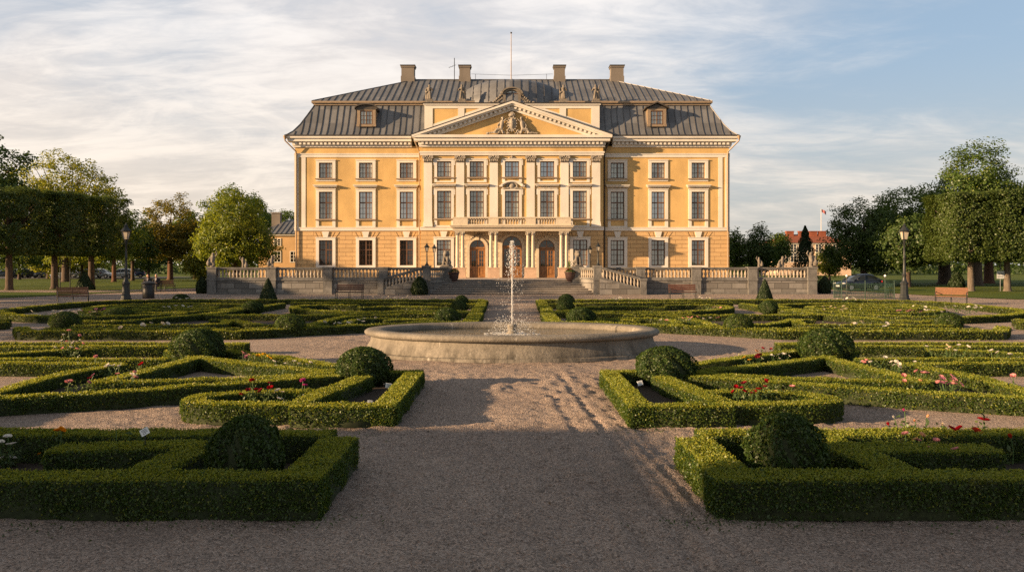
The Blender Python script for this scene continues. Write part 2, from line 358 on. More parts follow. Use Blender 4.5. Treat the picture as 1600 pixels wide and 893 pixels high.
# ------------------------------------------------------------------ ground sheets
def vnoise(x, y, cell, seed):                       # smooth value noise for real relief
    r = np.random.default_rng(seed); T = r.random((256,256)); u = x/cell+1000; v = y/cell+1000
    i = np.floor(u).astype(int); j = np.floor(v).astype(int); a = u-i; b = v-j; a = a*a*(3-2*a); b = b*b*(3-2*b)
    i &= 255; j &= 255; i1 = (i+1)&255; j1 = (j+1)&255
    return (T[i,j]*(1-a)+T[i1,j]*a)*(1-b)+(T[i,j1]*(1-a)+T[i1,j1]*a)*b - .5
def quadmesh(name, V, Q, mats, midx=None, smooth=False):
    me = bpy.data.meshes.new(name); n = len(Q)
    me.vertices.add(len(V)); me.vertices.foreach_set('co', np.ascontiguousarray(V, dtype=np.float32).ravel())
    me.loops.add(n*4); me.loops.foreach_set('vertex_index', np.ascontiguousarray(Q, dtype=np.int32).ravel())
    me.polygons.add(n); me.polygons.foreach_set('loop_start', np.arange(0, n*4, 4, dtype=np.int32))
    if midx is not None: me.polygons.foreach_set('material_index', np.ascontiguousarray(midx, dtype=np.int32))
    if smooth: me.polygons.foreach_set('use_smooth', np.ones(n, dtype=bool))
    me.update(calc_edges=True)
    for m in mats: me.materials.append(m)
    return me
def gravelmat(name, c, fine=True):
    t = NT(name); w = t.world()
    vo = t.n('ShaderNodeTexVoronoi'); vo.inputs['Scale'].default_value = 62; t.l(w, vo.inputs['Vector'])
    sep = t.n('ShaderNodeSeparateColor'); t.l(vo.outputs['Color'], sep.inputs[0])
    c1 = t.mix(sep.outputs[0], mul(c,.48), mul(c,1.5)); c1 = t.mix(t.ramp(sep.outputs[1],.75,1,0,.6), c1, (c[0]*1.35,c[1]*1.1,c[2]*.95))
    big = t.noise(w, .35, 5, .6); med = t.noise(w, 2.2, 5, .65)
    c2 = t.mix(t.ramp(big,.35,.65), mul(c1 if False else (1,1,1),1), (.78,.77,.78)); c3 = t.mix(1.0, c1, c2, 'MULTIPLY')
    c4 = t.mix(t.ramp(med,.52,.72,0,.4), c3, mul(c,.45))
    n2 = t.noise(w, 22, 4, .7)
    h = t.math('ADD', t.math('MULTIPLY', vo.outputs['Distance'], -.35), t.math('ADD', n2, t.math('MULTIPLY', med, 1.6)))
    return t.pbr(c4, .92, normal=t.bump(h, 1.0, .04), spec=.2)
GRAVEL = gravelmat('pink_grey_gravel', (.335,.27,.222))
def grassmat(name, a, b):
    t = NT(name); w = t.world(); n = t.noise(w, .12, 4, .6); m = t.noise(w, 5, 5, .7)
    c = t.mix(t.ramp(n,.35,.65), a, b); c = t.mix(t.ramp(m,.4,.7,0,.5), c, mul(a,.5))
    return t.pbr(c, .95, normal=t.bump(m,.8,.05), spec=.1)
GRASS = grassmat('mown_grass', (.06,.095,.016), (.11,.135,.022))
g0 = MB(); g0.add([(-2500,-2500,-.15),(2500,-2500,-.15),(2500,2500,-.15),(-2500,2500,-.15)], [(0,1,2,3)])
tag(g0.build('ground', GRASS), 'wide flat grassy ground reaching the horizon', None, None, 'structure')
def ruts(X, Y):
    h = np.zeros_like(X)
    for x0, x1, xe, wd, dp, y0, y1 in ((.95,1.30,1.42,.07,.022,5.5,17),(1.12,1.46,1.62,.05,.018,5,16),(.62,.95,1.05,.06,.014,6,15),(1.30,1.62,1.85,.045,.016,5,14),(-.5,.1,.6,.07,.010,4.5,10),(.2,.75,1.2,.06,.011,4.2,11)):
        t = np.clip((Y-y0)/(y1-y0),0,1); xc = xe + (x0-xe)*t + (x1-(x0+xe)/2)*4*t*(1-t)*.35 + vnoise(X*0, Y, .8, 5)*.06
        d = (X-xc)/wd; env = np.clip((Y-y0)*1.5,0,1)*np.clip((y1-Y)*1.0,0,1)
        h += env*dp*(-np.exp(-d*d)+.75*np.exp(-(np.abs(d)-1.7)**2))
    return h
def court():
    xs = np.concatenate([np.linspace(-75,-7,24), np.arange(-6.6,6.6,.045), np.linspace(7,75,24)])
    ys = np.concatenate([[-60,-30,-10,0,2.5], np.arange(3.2,13,.04), np.arange(13,27,.07), np.linspace(27.5,76,40)])
    X, Y = np.meshgrid(xs, ys); fade = np.clip((6.6-np.abs(X))/1.2,0,1)*np.clip((Y-3)/.4,0,1)*np.clip((27-Y)/3,0,1)
    foot = np.clip(vnoise(X,Y,2.5,1)+.25+.25*(X>.3),0,.8)
    H = .030*vnoise(X,Y,.22,2)*(.5+1.5*foot) + .026*vnoise(X,Y*1.6,.11,3)*(.4+1.6*foot) + .03*vnoise(X,Y,.9,4) + .006*np.sin(Y*24+3*vnoise(X,Y,1.2,8)+X*1.5)*np.clip(vnoise(X,Y,3,9)+.2,0,.6) + .014*vnoise(X,Y,.055,6)
    H += ruts(X,Y)*1.0
    Z = H*fade
    n, m = X.shape; V = np.stack([X,Y,Z],-1).reshape(-1,3); I = np.arange(n*m).reshape(n,m)
    Q = np.stack([I[:-1,:-1],I[:-1,1:],I[1:,1:],I[1:,:-1]],-1).reshape(-1,4)
    tag(link('gravel_court', quadmesh('gravel_court', V, Q, [GRAVEL], None, True)), 'pink grey gravel of the garden paths and forecourt with ruts', None, None, 'structure')
court()
def sheet(name, poly, z, mat, label):
    m = MB(); n = len(poly); m.add([(x,y,z) for x,y in poly], [tuple(range(n))]); return tag(m.build(name, mat), label, None, None, 'structure')
sheet('lawn', [(-95,33),(-46,42.5),(-33.2,54.5),(-30.5,65),(-26,76.5),(-26,82),(-34,200),(-260,200),(-260,33)], .03, GRASS, 'shaded lawn under the trees beyond the lamp post')
sheet('lawn', [(95,30),(31.5,52.3),(29.5,57),(28.5,68),(27,80),(30,220),(260,220),(260,30)], .03, GRASS, 'shaded lawn under the trees behind the dark car')
sheet('park_path', [(-26.2,72),(-33,64.5),(-90,70),(-90,73.5),(-33,69.5),(-26,78)], .045, GRAVEL, 'sandy path crossing the lawn behind the litter bin')

# ------------------------------------------------------------------ leaves
def unit(n): 
    v = RNG.normal(size=(n,3)); return v/np.linalg.norm(v,axis=1,keepdims=True)
def leafquads(P, N, size, aspect=.6, spread=1.0):      # rhombic leaves facing loosely along N
    n = len(P); nn = N + unit(n)*spread; nn /= np.linalg.norm(nn,axis=1,keepdims=True)
    r = unit(n); a = np.cross(nn,r); a /= np.linalg.norm(a,axis=1,keepdims=True)+1e-9; b = np.cross(nn,a)
    s = size*RNG.uniform(.65,1.3,n); s = s[:,None]
    cup = nn*s*.18
    V = np.stack([P-a*s*.5, P+b*s*.5*aspect+cup, P+a*s*.5, P-b*s*.5*aspect+cup], 1).reshape(-1,3)
    return V, np.arange(n*4).reshape(n,4)
def strip_points(A, B, w, h, dens, rag):              # points on the clipped faces of one straight hedge length
    A = np.array(A); B = np.array(B); L = np.linalg.norm(B-A); d = (B-A)/max(L,1e-6); nrm = np.array([-d[1],d[0]])
    out = []
    def put(n, t, s, z, N): 
        xy = A + d*t[:,None] + nrm*s[:,None]; out.append((np.column_stack([xy,z]), np.tile(N,(len(t),1))))
    nt = RNG.poisson(L*w*dens*1.15); sx = (RNG.random(nt)-.5)*w; put(nt, RNG.random(nt)*L, sx, h-.035*np.clip(np.abs(sx)/w*2-.72,0,1)/.28*RNG.random(nt)+RNG.normal(0,rag,nt), (0,0,1.))
    for sg in (-1,1):
        ns = RNG.poisson(L*h*dens); z = RNG.random(ns)*h; put(ns, RNG.random(ns)*L, sg*(w/2+RNG.normal(0,rag,ns)-.02*(z<.08)-.022*np.clip(z/h-.8,0,1)*5*RNG.random(ns)), z, (*(nrm*sg),0.))
    for sg, t0 in ((-1,0.),(1,L)):
        ne = RNG.poisson(w*h*dens); put(ne, np.full(ne,t0)+RNG.normal(0,rag,ne), (RNG.random(ne)-.5)*w, RNG.random(ne)*h, (*(d*sg),0.))
    return np.concatenate([o[0] for o in out]), np.concatenate([o[1] for o in out])
def smooth_path(P, k=5):
    P = [np.array(p,float) for p in P]; out = []
    for i in range(len(P)-1):
        p0 = P[max(i-1,0)]; p1 = P[i]; p2 = P[i+1]; p3 = P[min(i+2,len(P)-1)]
        for j in range(k):
            t = j/k; out.append(.5*((2*p1)+(-p0+p2)*t+(2*p0-5*p1+4*p2-p3)*t*t+(-p0+3*p1-3*p2+p3)*t**3))
    out.append(P[-1]); return out
def hedge_mesh(name, paths, w, h, leaf, dens, mat, rag=.012, shoots=.22):
    VV, QQ, MI = [], [], []; nb = 0
    def push(V, Q, mi):
        nonlocal nb
        VV.append(V); QQ.append(Q+nb); MI.append(np.full(len(Q),mi)); nb += len(V)
    for ip, P in enumerate(paths):
        ww, hh = w, h
        if isinstance(P, dict): ww = P.get('w', w); hh = P.get('h', h); P = P['p']
        P = [np.array(p,float) for p in P]; n = len(P); cw = ww/2-leaf*.45; ch = hh-leaf*.5-.004*(ip%5)
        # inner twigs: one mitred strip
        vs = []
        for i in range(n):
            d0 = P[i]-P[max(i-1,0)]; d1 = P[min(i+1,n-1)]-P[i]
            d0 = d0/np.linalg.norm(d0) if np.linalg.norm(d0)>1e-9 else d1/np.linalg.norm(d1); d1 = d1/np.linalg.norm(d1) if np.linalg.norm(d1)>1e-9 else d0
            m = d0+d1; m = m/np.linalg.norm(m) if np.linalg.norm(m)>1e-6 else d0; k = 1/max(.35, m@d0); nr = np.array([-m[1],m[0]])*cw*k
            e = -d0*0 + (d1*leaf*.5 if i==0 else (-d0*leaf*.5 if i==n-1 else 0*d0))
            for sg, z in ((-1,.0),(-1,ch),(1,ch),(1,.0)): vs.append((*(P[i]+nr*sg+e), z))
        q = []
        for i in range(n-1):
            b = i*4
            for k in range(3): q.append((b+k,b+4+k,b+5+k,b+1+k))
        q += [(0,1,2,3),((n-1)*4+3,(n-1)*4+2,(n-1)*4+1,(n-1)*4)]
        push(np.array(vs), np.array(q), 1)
        for i in range(n-1):
            pts, nm = strip_points(P[i], P[i+1], ww, hh, dens, rag)
            wob = .8*leaf*np.sin(pts[:,0]*5.1+pts[:,1]*3.3)*np.sin(pts[:,1]*4.3-pts[:,0]*2.7+pts[:,2]*9); 
            bump = vnoise(pts[:,0],pts[:,1]+pts[:,2]*1.3,.33,31)+.6*vnoise(pts[:,0],pts[:,1]-pts[:,2],.14,32); pts = pts + nm*(wob*.5+bump*.030)[:,None]
            thin = (pts[:,2]<hh*.3)&(vnoise(pts[:,0],pts[:,1],.28,33)>.18)&(RNG.random(len(pts))<.6); pts = pts[~thin]; nm = nm[~thin]
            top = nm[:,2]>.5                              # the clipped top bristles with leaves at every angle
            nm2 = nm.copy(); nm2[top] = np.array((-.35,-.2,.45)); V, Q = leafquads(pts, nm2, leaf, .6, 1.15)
            young_sunlit = (top & (RNG.random(len(pts))<.85)) | (RNG.random(len(pts))<.06); nbk = nb; push(V, Q, 0); MI[-1][young_sunlit] = 2  # top leaves take the paler colour: new growth plus painted sunlight
            L = np.linalg.norm(P[i+1]-P[i]); ns = RNG.poisson(L*ww*dens*shoots)
            if ns:                                     # young shoots standing above the clipped top
                d = (P[i+1]-P[i])/L; nr = np.array([-d[1],d[0]])
                xy = P[i]+d*(RNG.random(ns)*L)[:,None]+nr*((RNG.random(ns)-.5)*ww)[:,None]
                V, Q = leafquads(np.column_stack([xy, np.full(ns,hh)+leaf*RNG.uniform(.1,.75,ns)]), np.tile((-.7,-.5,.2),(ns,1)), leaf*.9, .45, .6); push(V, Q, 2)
    return quadmesh(name, np.concatenate(VV), np.concatenate(QQ), [mat, HCORE, SHOOT_SUN], np.concatenate(MI))
def hedge(label, paths, w, h, leaf, dens, mat, group=None, **kw):
    return tag(link('box_hedge', hedge_mesh('box_hedge', paths, w, h, leaf, dens, mat, **kw)), label, 'hedge', group)
def shape_leaf_mesh(name, prof, n, leaf, mat, core, lump=.04, spread=.8, seed=0):
    """revolved topiary: prof = list of (r, z); leaves lie on its skin"""
    prof = np.array(prof,float); seg = np.diff(prof,axis=0); ln = np.hypot(seg[:,0],seg[:,1]); area = ln*(prof[:-1,0]+prof[1:,0])/2+1e-6
    k = RNG.choice(len(seg), n, p=area/area.sum()); t = RNG.random(n); p = prof[k]+seg[k]*t[:,None]; th = RNG.random(n)*2*PI
    nz = -seg[k,0]/ln[k]; nr = seg[k,1]/ln[k]; sgn = np.where(prof[0,1]<prof[-1,1],1,-1); nz, nr = nz*sgn, nr*sgn
    wob = 1+lump*np.sin(3*th+seed)*np.sin(p[:,1]*7+seed)+lump*.8*np.sin(7*th+2*seed+p[:,1]*5)+lump*.7*np.sin(13*th+p[:,1]*17+seed)+RNG.normal(0,.018,n)+(RNG.random(n)<.05)*RNG.random(n)*.09
    r = p[:,0]*wob; P = np.column_stack([r*np.cos(th), r*np.sin(th), p[:,1]*(1+RNG.normal(0,.01,n))]); N = np.column_stack([nr*np.cos(th), nr*np.sin(th), nz])
    V, Q = leafquads(P, N, leaf, .6, spread)
    cv = []; m = len(prof); S = 14
    for r0, z0 in prof:
        for j in range(S): cv.append((max(r0-leaf*.7,0.004)*math.cos(2*PI*j/S), max(r0-leaf*.7,.004)*math.sin(2*PI*j/S), max(z0-leaf*.5*(z0>leaf),0)))
    cq = [(i*S+j, i*S+(j+1)%S, (i+1)*S+(j+1)%S, (i+1)*S+j) for i in range(m-1) for j in range(S)]
    V2 = np.concatenate([V, np.array(cv)]); Q2 = np.concatenate([Q, np.array(cq)+len(V)])
    return quadmesh(name, V2, Q2, [mat, core], np.concatenate([np.zeros(len(Q)), np.ones(len(cq))]))
# ------------------------------------------------------------------ box hedges of the parterre
def tr(pts, z, mirror=False, curve=False):
    P = [G((1600-x) if mirror else x, y, z) for x, y in pts]
    return smooth_path(P, 4) if curve else P
SIDE = {False: 'left', True: 'right'}
def mirx(pts, m): return [(-x if m else x, y) for x, y in pts]
# nearest beds: rectangular hedge, a slanting cross piece and a short inner piece
hedge('nearest dark clipped box hedge round the bed with the orange marigold', [
    [(-1.66,7.34),(-8.5,7.34)], [(-1.85,7.2),(-1.85,8.95)], [(-1.98,9.22),(-8.5,9.22)], [G(328,690,.34),G(221,738,.34)], [G(300,694,.34),G(82,699,.34)]],
    .39, .34, .026, 6600, HEDGE_N, rag=.010)
hedge('nearest clipped box hedge round the bed with poppies and tulips', [
    [(1.75,7.34),(8.8,7.34)], [(1.95,7.2),(1.95,8.95)], [(2.06,9.22),(8.8,9.22)], [G(1282,682,.34),G(1412,738,.34)], [G(1335,698,.34),G(1555,701,.34)]],
    .39, .34, .026, 6600, HEDGE_N, rag=.010)
for m in (False, True):
    s = SIDE[m]; h = .275; lit = 'yellow green' 
    hedge(f'clipped box hedge looping round red flowers, {s} edge of the central path', [
        mirx([(-1.74,11.22),(-1.74,14.98)],m), mirx([(-1.60,11.38),(-3.0,11.38)],m),
        smooth_path(mirx([(-2.85,11.52),(-3.6,11.52),(-4.25,11.6),(-4.55,11.9),(-4.35,12.35),(-3.8,12.6),(-3.2,12.62),(-2.85,12.4)],m),4),
        mirx([(-2.95,11.75),(-2.55,14.3)],m), mirx([(-1.62,15.0),(-2.25,15.02)],m)], .33, h, .028, 5600, HEDGE_N, rag=.010)
    z = .25
    hedge(f'long double box hedge with crossing diagonals in the {s} rose bed', [
        tr([(-160,633),(0,621),(170,612),(340,600),(530,586)],z,m,True), tr([(149,597),(340,592),(470,586),(540,577)],z,m,True),
        tr([(268,547),(306,557),(420,571),(530,583)],z,m,True), tr([(306,559),(212,583),(149,597)],z,m)], .32, z, .031, 4500, HEDGE_N, rag=.010)
    hedge(f'slanting box hedge meeting a straight one at the outer {s} of the rose bed', [
        tr([(191,569),(120,580),(70,590),(0,610),(-110,645)],z,m,True), tr([(-150,566.5),(0,566.5),(191,568)],z,m)], .31, z-.004, .032, 4059, HEDGE_M)
    hedge(f'straight low box hedge just behind the {s} bed of white and pink roses', [tr([(-100,562),(49,560.5),(263,561)],z,m)], .27, z, .034, 3500, HEDGE_M)
    hedge(f'bent box hedge ending squarely behind the pale roses, {s} side', [tr([(-150,560),(0,553),(90,547.5),(153,546)],z,m,True)], .3, z, .034, 3500, HEDGE_M)
    hedge(f'long straight box hedge running outward from the big {s} ball behind the roses', [tr([(-200,541.5),(0,541.5),(274,540.5)],z,m)], .3, z, .036, 3220, HEDGE_M)
    hedge(f'thin outermost box hedge along the gravel cross path, {s} of the big ball', [tr([(-200,536),(0,536),(282,535.5)],z,m)], .26, z, .037, 2800, HEDGE_M)
    hedge(f'short square box hedge block on the fountain side of the {s} big ball', [tr([(348,537),(386,537)],z,m)], .5, z, .036, 3360, HEDGE_M)
    hedge(f'slanting box hedge with yellow flowers in front, from big {s} ball to path ball', [tr([(350,547),(440,558),(530,571)],z,m)], .33, z, .032, 4059, HEDGE_M)
    # far parterre
    z = .25; fk = dict(leaf=.052, dens=1500, mat=HEDGE_F, rag=.012, shoots=.04)
    def far(label, *paths, w=.36, h=z): return hedge(label, list(paths), w, h, **fk)
    far(f'long front border hedge of the far {s} parterre along the gravel cross path', tr([(33,511),(38,517),(275,517),(380,516.5)],z,m), tr([(378,516.5),(490,511),(580,507),(675,503.5),(722,503)],z,m,True), w=.42)
    far(f'first box block on the {s} edge of the far path, nearest the basin', mirx([(-1.42,28.2),(-1.42,33.4)],m), mirx([(-1.25,28.0),(-3.4,28.0)],m), w=.55)
    far(f'second box block on the {s} edge of the far path', mirx([(-1.5,34.2),(-1.5,40.2)],m), mirx([(-1.25,34.1),(-4.2,34.1)],m), w=.5)
    far(f'third box block on the {s} edge of the far path, nearest the steps', mirx([(-1.55,41),(-1.55,45.2)],m), mirx([(-1.3,41),(-3.5,41)],m), w=.5)
    far(f'back border hedge of the far {s} parterre, along the forecourt and round to the lamp', tr([(-4,486),(30,481),(125,472.5),(225,468.7),(330,468.2)],z,m,True), tr([(328,468.2),(757,468.2)],z,m), w=.45)
    far(f'outer curved front hedge of the far {s} circular bed', tr([(-4,486),(20,491),(57,493.3),(120,495),(207,493),(290,489)],z,m,True), w=.42)
    far(f'long S curved hedge sweeping from the outer {s} bed up to the yew cone', tr([(105,501),(160,502),(212,500),(270,494.5),(320,490.5),(400,480),(440,474)],z,m,True), w=.42)
    far(f'largest oval ring hedge inside the far {s} circular bed', tr([(132,484),(150,479),(200,475.5),(300,474),(385,476),(370,481),(330,485),(250,488),(160,488),(132,484)],z,m,True), w=.45)
    far(f'middle oval hedge within the ring of the far {s} circular bed', tr([(165,482),(200,478.5),(280,477.3),(335,479),(310,482.5),(230,484.5),(170,483.8)],z,m,True), w=.4)
    far(f'short straight hedge at the heart of the {s} oval rings', tr([(205,481),(270,480),(305,480.8)],z,m), w=.4)
    far(f'low inner hedge line just behind the front border, outer {s} half', tr([(70,513.7),(200,513),(360,513.2),(440,512)],z,m), w=.26)
    far(f'hooked hedge curling back at its inner end behind the front border, {s} parterre', tr([(112,508.5),(240,507.5),(335,506.5),(354,503),(352,500),(330,499.5)],z,m,True), w=.34)
    far(f'straight cross hedge through the middle of the far {s} parterre', tr([(322,491.7),(420,492),(530,492.3),(625,492)],z,m), w=.4)
    far(f'short curved hedge outside the sunlit {s} ball of the far parterre', tr([(360,499),(395,505.5),(440,508),(468,508.5)],z,m,True), w=.36)
    far(f'slanting hedge rising inward from the sunlit {s} ball', tr([(477,510),(505,502),(535,495.5),(565,493.5)],z,m,True), w=.36)
    far(f'hairpin hedge between the sunlit ball and the basin, {s} side', tr([(540,505),(560,498.7),(620,497.2),(680,501)],z,m,True), tr([(600,500.5),(690,497.5)],z,m), w=.34)
    far(f'angled hedge at the gravel wedge below the yew cone, {s} parterre', tr([(560,476.5),(500,476),(463,478.5),(465,482),(500,485),(560,487),(640,486),(733,485.5)],z,m,True), w=.38)
    far(f'straight hedge one step in from the back border, {s} parterre', tr([(455,472.7),(540,472.3),(640,473),(705,474.2)],z,m), w=.36)
    far(f'short hedge inside the inner back compartment, {s} parterre', tr([(560,480),(620,478.5),(700,480)],z,m,True), w=.36)
    far(f'straight hedge just behind the cross hedge, inner {s} parterre', tr([(520,488.8),(640,489.6),(715,489.8)],z,m), w=.34)
    far(f'blunt end of the neighbouring parterre hedge at the outer {s} gravel walk', tr([(-140,499.5),(12,499.5)],z,m), tr([(-140,504),(10,503)],z,m), w=.5)
    # dark soil inside the beds
    sheet('flower_bed', mirx([(-1.85,7.4),(-8.5,7.4),(-8.5,9.2),(-1.85,9.2)],m), .045, SOIL, f'dark bare soil inside the nearest {s} hedge')
    sheet('flower_bed', mirx([(-1.75,11.3),(-4.4,11.5),(-4.4,12.5),(-2.9,12.8),(-2.5,14.95),(-1.75,15)],m), .043, SOIL, f'dark soil inside the looping hedge at the {s} path edge')
    sheet('flower_bed', [G((1600-x) if m else x, y) for x, y in ((140,606),(300,572),(190,570),(70,598),(-100,650),(60,640))], .04, SOIL, f'dark soil of the {s} rose bed')
    sheet('flower_bed', [G((1600-x) if m else x, y) for x, y in ((360,552),(300,556),(420,585),(540,598),(545,578))], .041, SOIL, f'dark soil of the {s} bed of yellow flowers')
    sheet('flower_bed', [G((1600-x) if m else x, y) for x, y in ((50,520),(380,520),(660,508),(690,492),(340,492),(210,505),(100,507))], .039, SOIL, f'shaded soil of the far {s} parterre')

# ------------------------------------------------------------------ clipped balls, cones and bushes
sph = [(math.sin(a)*.5, .46-math.cos(a)*.5) for a in np.linspace(.12, PI-.03, 13)]
def dome(): return [(r, max(z,0)) for r, z in sph]
BALLM = [shape_leaf_mesh('topiary_ball', dome(), 9500, .045, BALLLEAF, HCORE, .075, .8, 1.3), shape_leaf_mesh('topiary_ball', dome(), 9000, .047, BALLLEAF, HCORE, .055, .9, 4.1)]
RAGM = [shape_leaf_mesh('topiary_ball', dome(), 9500, .05, BALLLEAF, HCORE, .11, 1.2, sd) for sd in (.4,3.3)]
BALLG = [shape_leaf_mesh('topiary_ball', dome(), 3600, .06, HEDGE_M, HCORE, .05, .8, 2.2)]
BALLS = [  # px x, width px, Y, height m, mesh, label
 (386,107,8.0,.74,RAGM[0],'big rough dark box ball inside the nearest hedge by the white plant label'),
 (1229,114,8.05,.75,RAGM[1],'big rough dark box ball in the nearest bed beside the poppies'),
 (568,83,14.9,.72,BALLM[1],'round box ball at the left edge of the central path before the basin'),
 (1039,90,14.9,.73,BALLM[0],'round box ball at the right edge of the central path before the basin'),
 (310,76,18.2,.79,BALLM[0],'wide box ball with rose beds around, left beside the gravel cross path'),
 (1290,80,18.2,.80,BALLM[1],'wide sunlit box ball with rose beds around, right beside the gravel cross path'),
 (453,45,25.6,.68,BALLG[0],'bright clipped dome above the front border hedge, left of the basin'),
 (1154,43,25.6,.68,BALLG[0],'bright clipped dome above the front border hedge, right of the basin'),
 (699,39,29.2,.68,BALLM[0],'dark dome just behind the basin at the left rim'),
 (908,44,29.2,.70,BALLM[1],'dark dome just behind the basin at the right rim'),
 (395,33,36.5,.60,BALLM[1],'low dark dome by the gravel wedge under the left yew cone'),
 (1201,29,36.5,.62,BALLM[0],'low dark dome by the gravel wedge under the right yew cone'),
 (717,26,37.2,.58,BALLM[0],'small dome on the far path edge, second from the left steps side'),
 (883,27,37.2,.62,BALLM[1],'small dome on the far path edge, second from the right steps side'),
 (721,20,43.3,.60,BALLM[1],'smallest dome at the far end of the left path edge'),
 (885,24,43.3,.66,BALLM[0],'smallest dome at the far end of the right path edge'),
 (184,46,33.0,.50,BALLG[0],'low flat bush between the curved hedges, left parterre'),
 (1482,42,27.2,.62,BALLG[0],'loose low bush at the outer end of the right front border hedge'),
 (102,44,27.2,.66,BALLG[0],'loose yellow tinged bush at the outer end of the left front border hedge'),
 (283,24,47.5,.52,BALLM[0],'dark bush with white flowers at its foot near the litter bin'),
]
for i, (px, wd, Y, hh, me, lab) in enumerate(BALLS):
    o = link('topiary_ball', me); d = wd*Y/F; o.location = (XA(px,Y), Y, 0); o.scale = (d, d, hh/.96); o.rotation_euler = (0,0,i*1.7)
    tag(o, lab, 'topiary', 'clipped box balls of the parterre')
conep = [(.46,0),(.5,.05),(.44,.2),(.34,.42),(.22,.68),(.11,.88),(.04,.97),(.005,1.0)]
CONEM = shape_leaf_mesh('yew_cone', conep, 6000, .06, YEWLEAF, HCORE, .03, .7, .7)
eggp = [(.40,0),(.47,.12),(.5,.3),(.45,.52),(.34,.72),(.2,.88),(.07,.97),(.005,1.0)]
EGGM = shape_leaf_mesh('yew_cone', eggp, 4200, .075, YEWLEAF, HCORE, .07, .9, 2.7)
for i, (px, Y, wpx, hpx, me, lab) in enumerate([
 (419,48.6,28,37.5,CONEM,'tall pointed yew cone on the back border hedge, left garden'),
 (1195,48.6,26,36,CONEM,'tall pointed yew cone on the back border hedge, right garden'),
 (655.5,60.0,25,29,EGGM,'bushy yew cone against the stone wing wall left of the steps'),
 (316,63.2,19,26,EGGM,'bushy dark yew by the left end of the terrace wall'),
 (1288,63.2,20,28,EGGM,'bushy dark yew by the right end of the terrace wall'),
 (132.5,71.5,28,29,CONEM,'broad dark yew cone on the lawn behind the left bench'),
 (1495,71.5,22,28,EGGM,'rounded yew cone on the lawn behind the right bench')]):
    o = link('yew_cone', me); s = Y/F; o.location = (XA(px,Y), Y, 0); o.scale = (wpx*s, wpx*s, hpx*s); o.rotation_euler = (0,0,i*2.1)
    tag(o, lab, 'topiary', 'clipped yew cones')

# ------------------------------------------------------------------ flowers
PET = {'pink':(.75,.33,.32),'white':(.75,.70,.62),'red':(.30,.010,.016),'magenta':(.55,.06,.24),'yellow':(.80,.48,.03),'orange':(.85,.30,.01),'peach':(.75,.42,.22),'mauve':(.40,.16,.22),'darkred':(.22,.02,.03),'cream':(.72,.60,.42),'scarlet':(.48,.045,.018)}
PETM = {}
for k, c in PET.items():
    t = NT('petal_'+k); cc = t.mix(t.ramp(t.noise(t.world(),25,2),.3,.7), mul(c,.7), mul(c,1.1)); d = t.n('ShaderNodeBsdfDiffuse'); t.l(cc,d.inputs[0]); tn = t.n('ShaderNodeBsdfTranslucent'); t.l(cc,tn.inputs[0])
    mx = t.n('ShaderNodeMixShader'); mx.inputs[0].default_value = .35; t.l(d.outputs[0],mx.inputs[1]); t.l(tn.outputs[0],mx.inputs[2]); t.l(mx.outputs[0],t.out.inputs[0]); PETM[k] = t.m
def rosette(kind):
    m = MB()
    layers = {'rose':((6,.5,.15,.75),(5,.36,.3,1.05),(4,.2,.42,1.3)),'tulip':((6,.34,.75,1.35),),'poppy':((5,.62,.22,.45),(4,.3,.25,.9))}[kind]
    for n, r, up, tilt in layers:
        for k in range(n):
            a = 2*PI*k/n + up; ca, sa = math.cos(a), math.sin(a); w = r*1.1*math.tan(PI/n)+.08
            h = r*math.sin(tilt)*(2.2 if kind=='tulip' else 1.0); ro = r*math.cos(tilt)+.1
            p = lambda u, v, z: (u*ca-v*sa, u*sa+v*ca, z)
            m.add([p(.03,0,.0), p(ro*.8,-w,h*.65), p(ro*1.05,-w*.5,h), p(ro*.95,w*.5,h*1.05), p(ro*.8,w,h*.6), p(ro*.55,0,h*.4)], [(0,1,5),(1,2,5),(2,3,5),(3,4,5),(4,0,5)], True)
    return m
FLM = {}
def blossom_mesh(kind, col):
    if (kind,col) not in FLM: FLM[(kind,col)] = rosette(kind).mesh('blossom', PETM[col])
    return FLM[(kind,col)]
FNAME = {'rose':'rose_bush','tulip':'tulip','poppy':'poppy','daisy':'bedding_flowers','lily':'lily_plant','marigold':'marigold'}
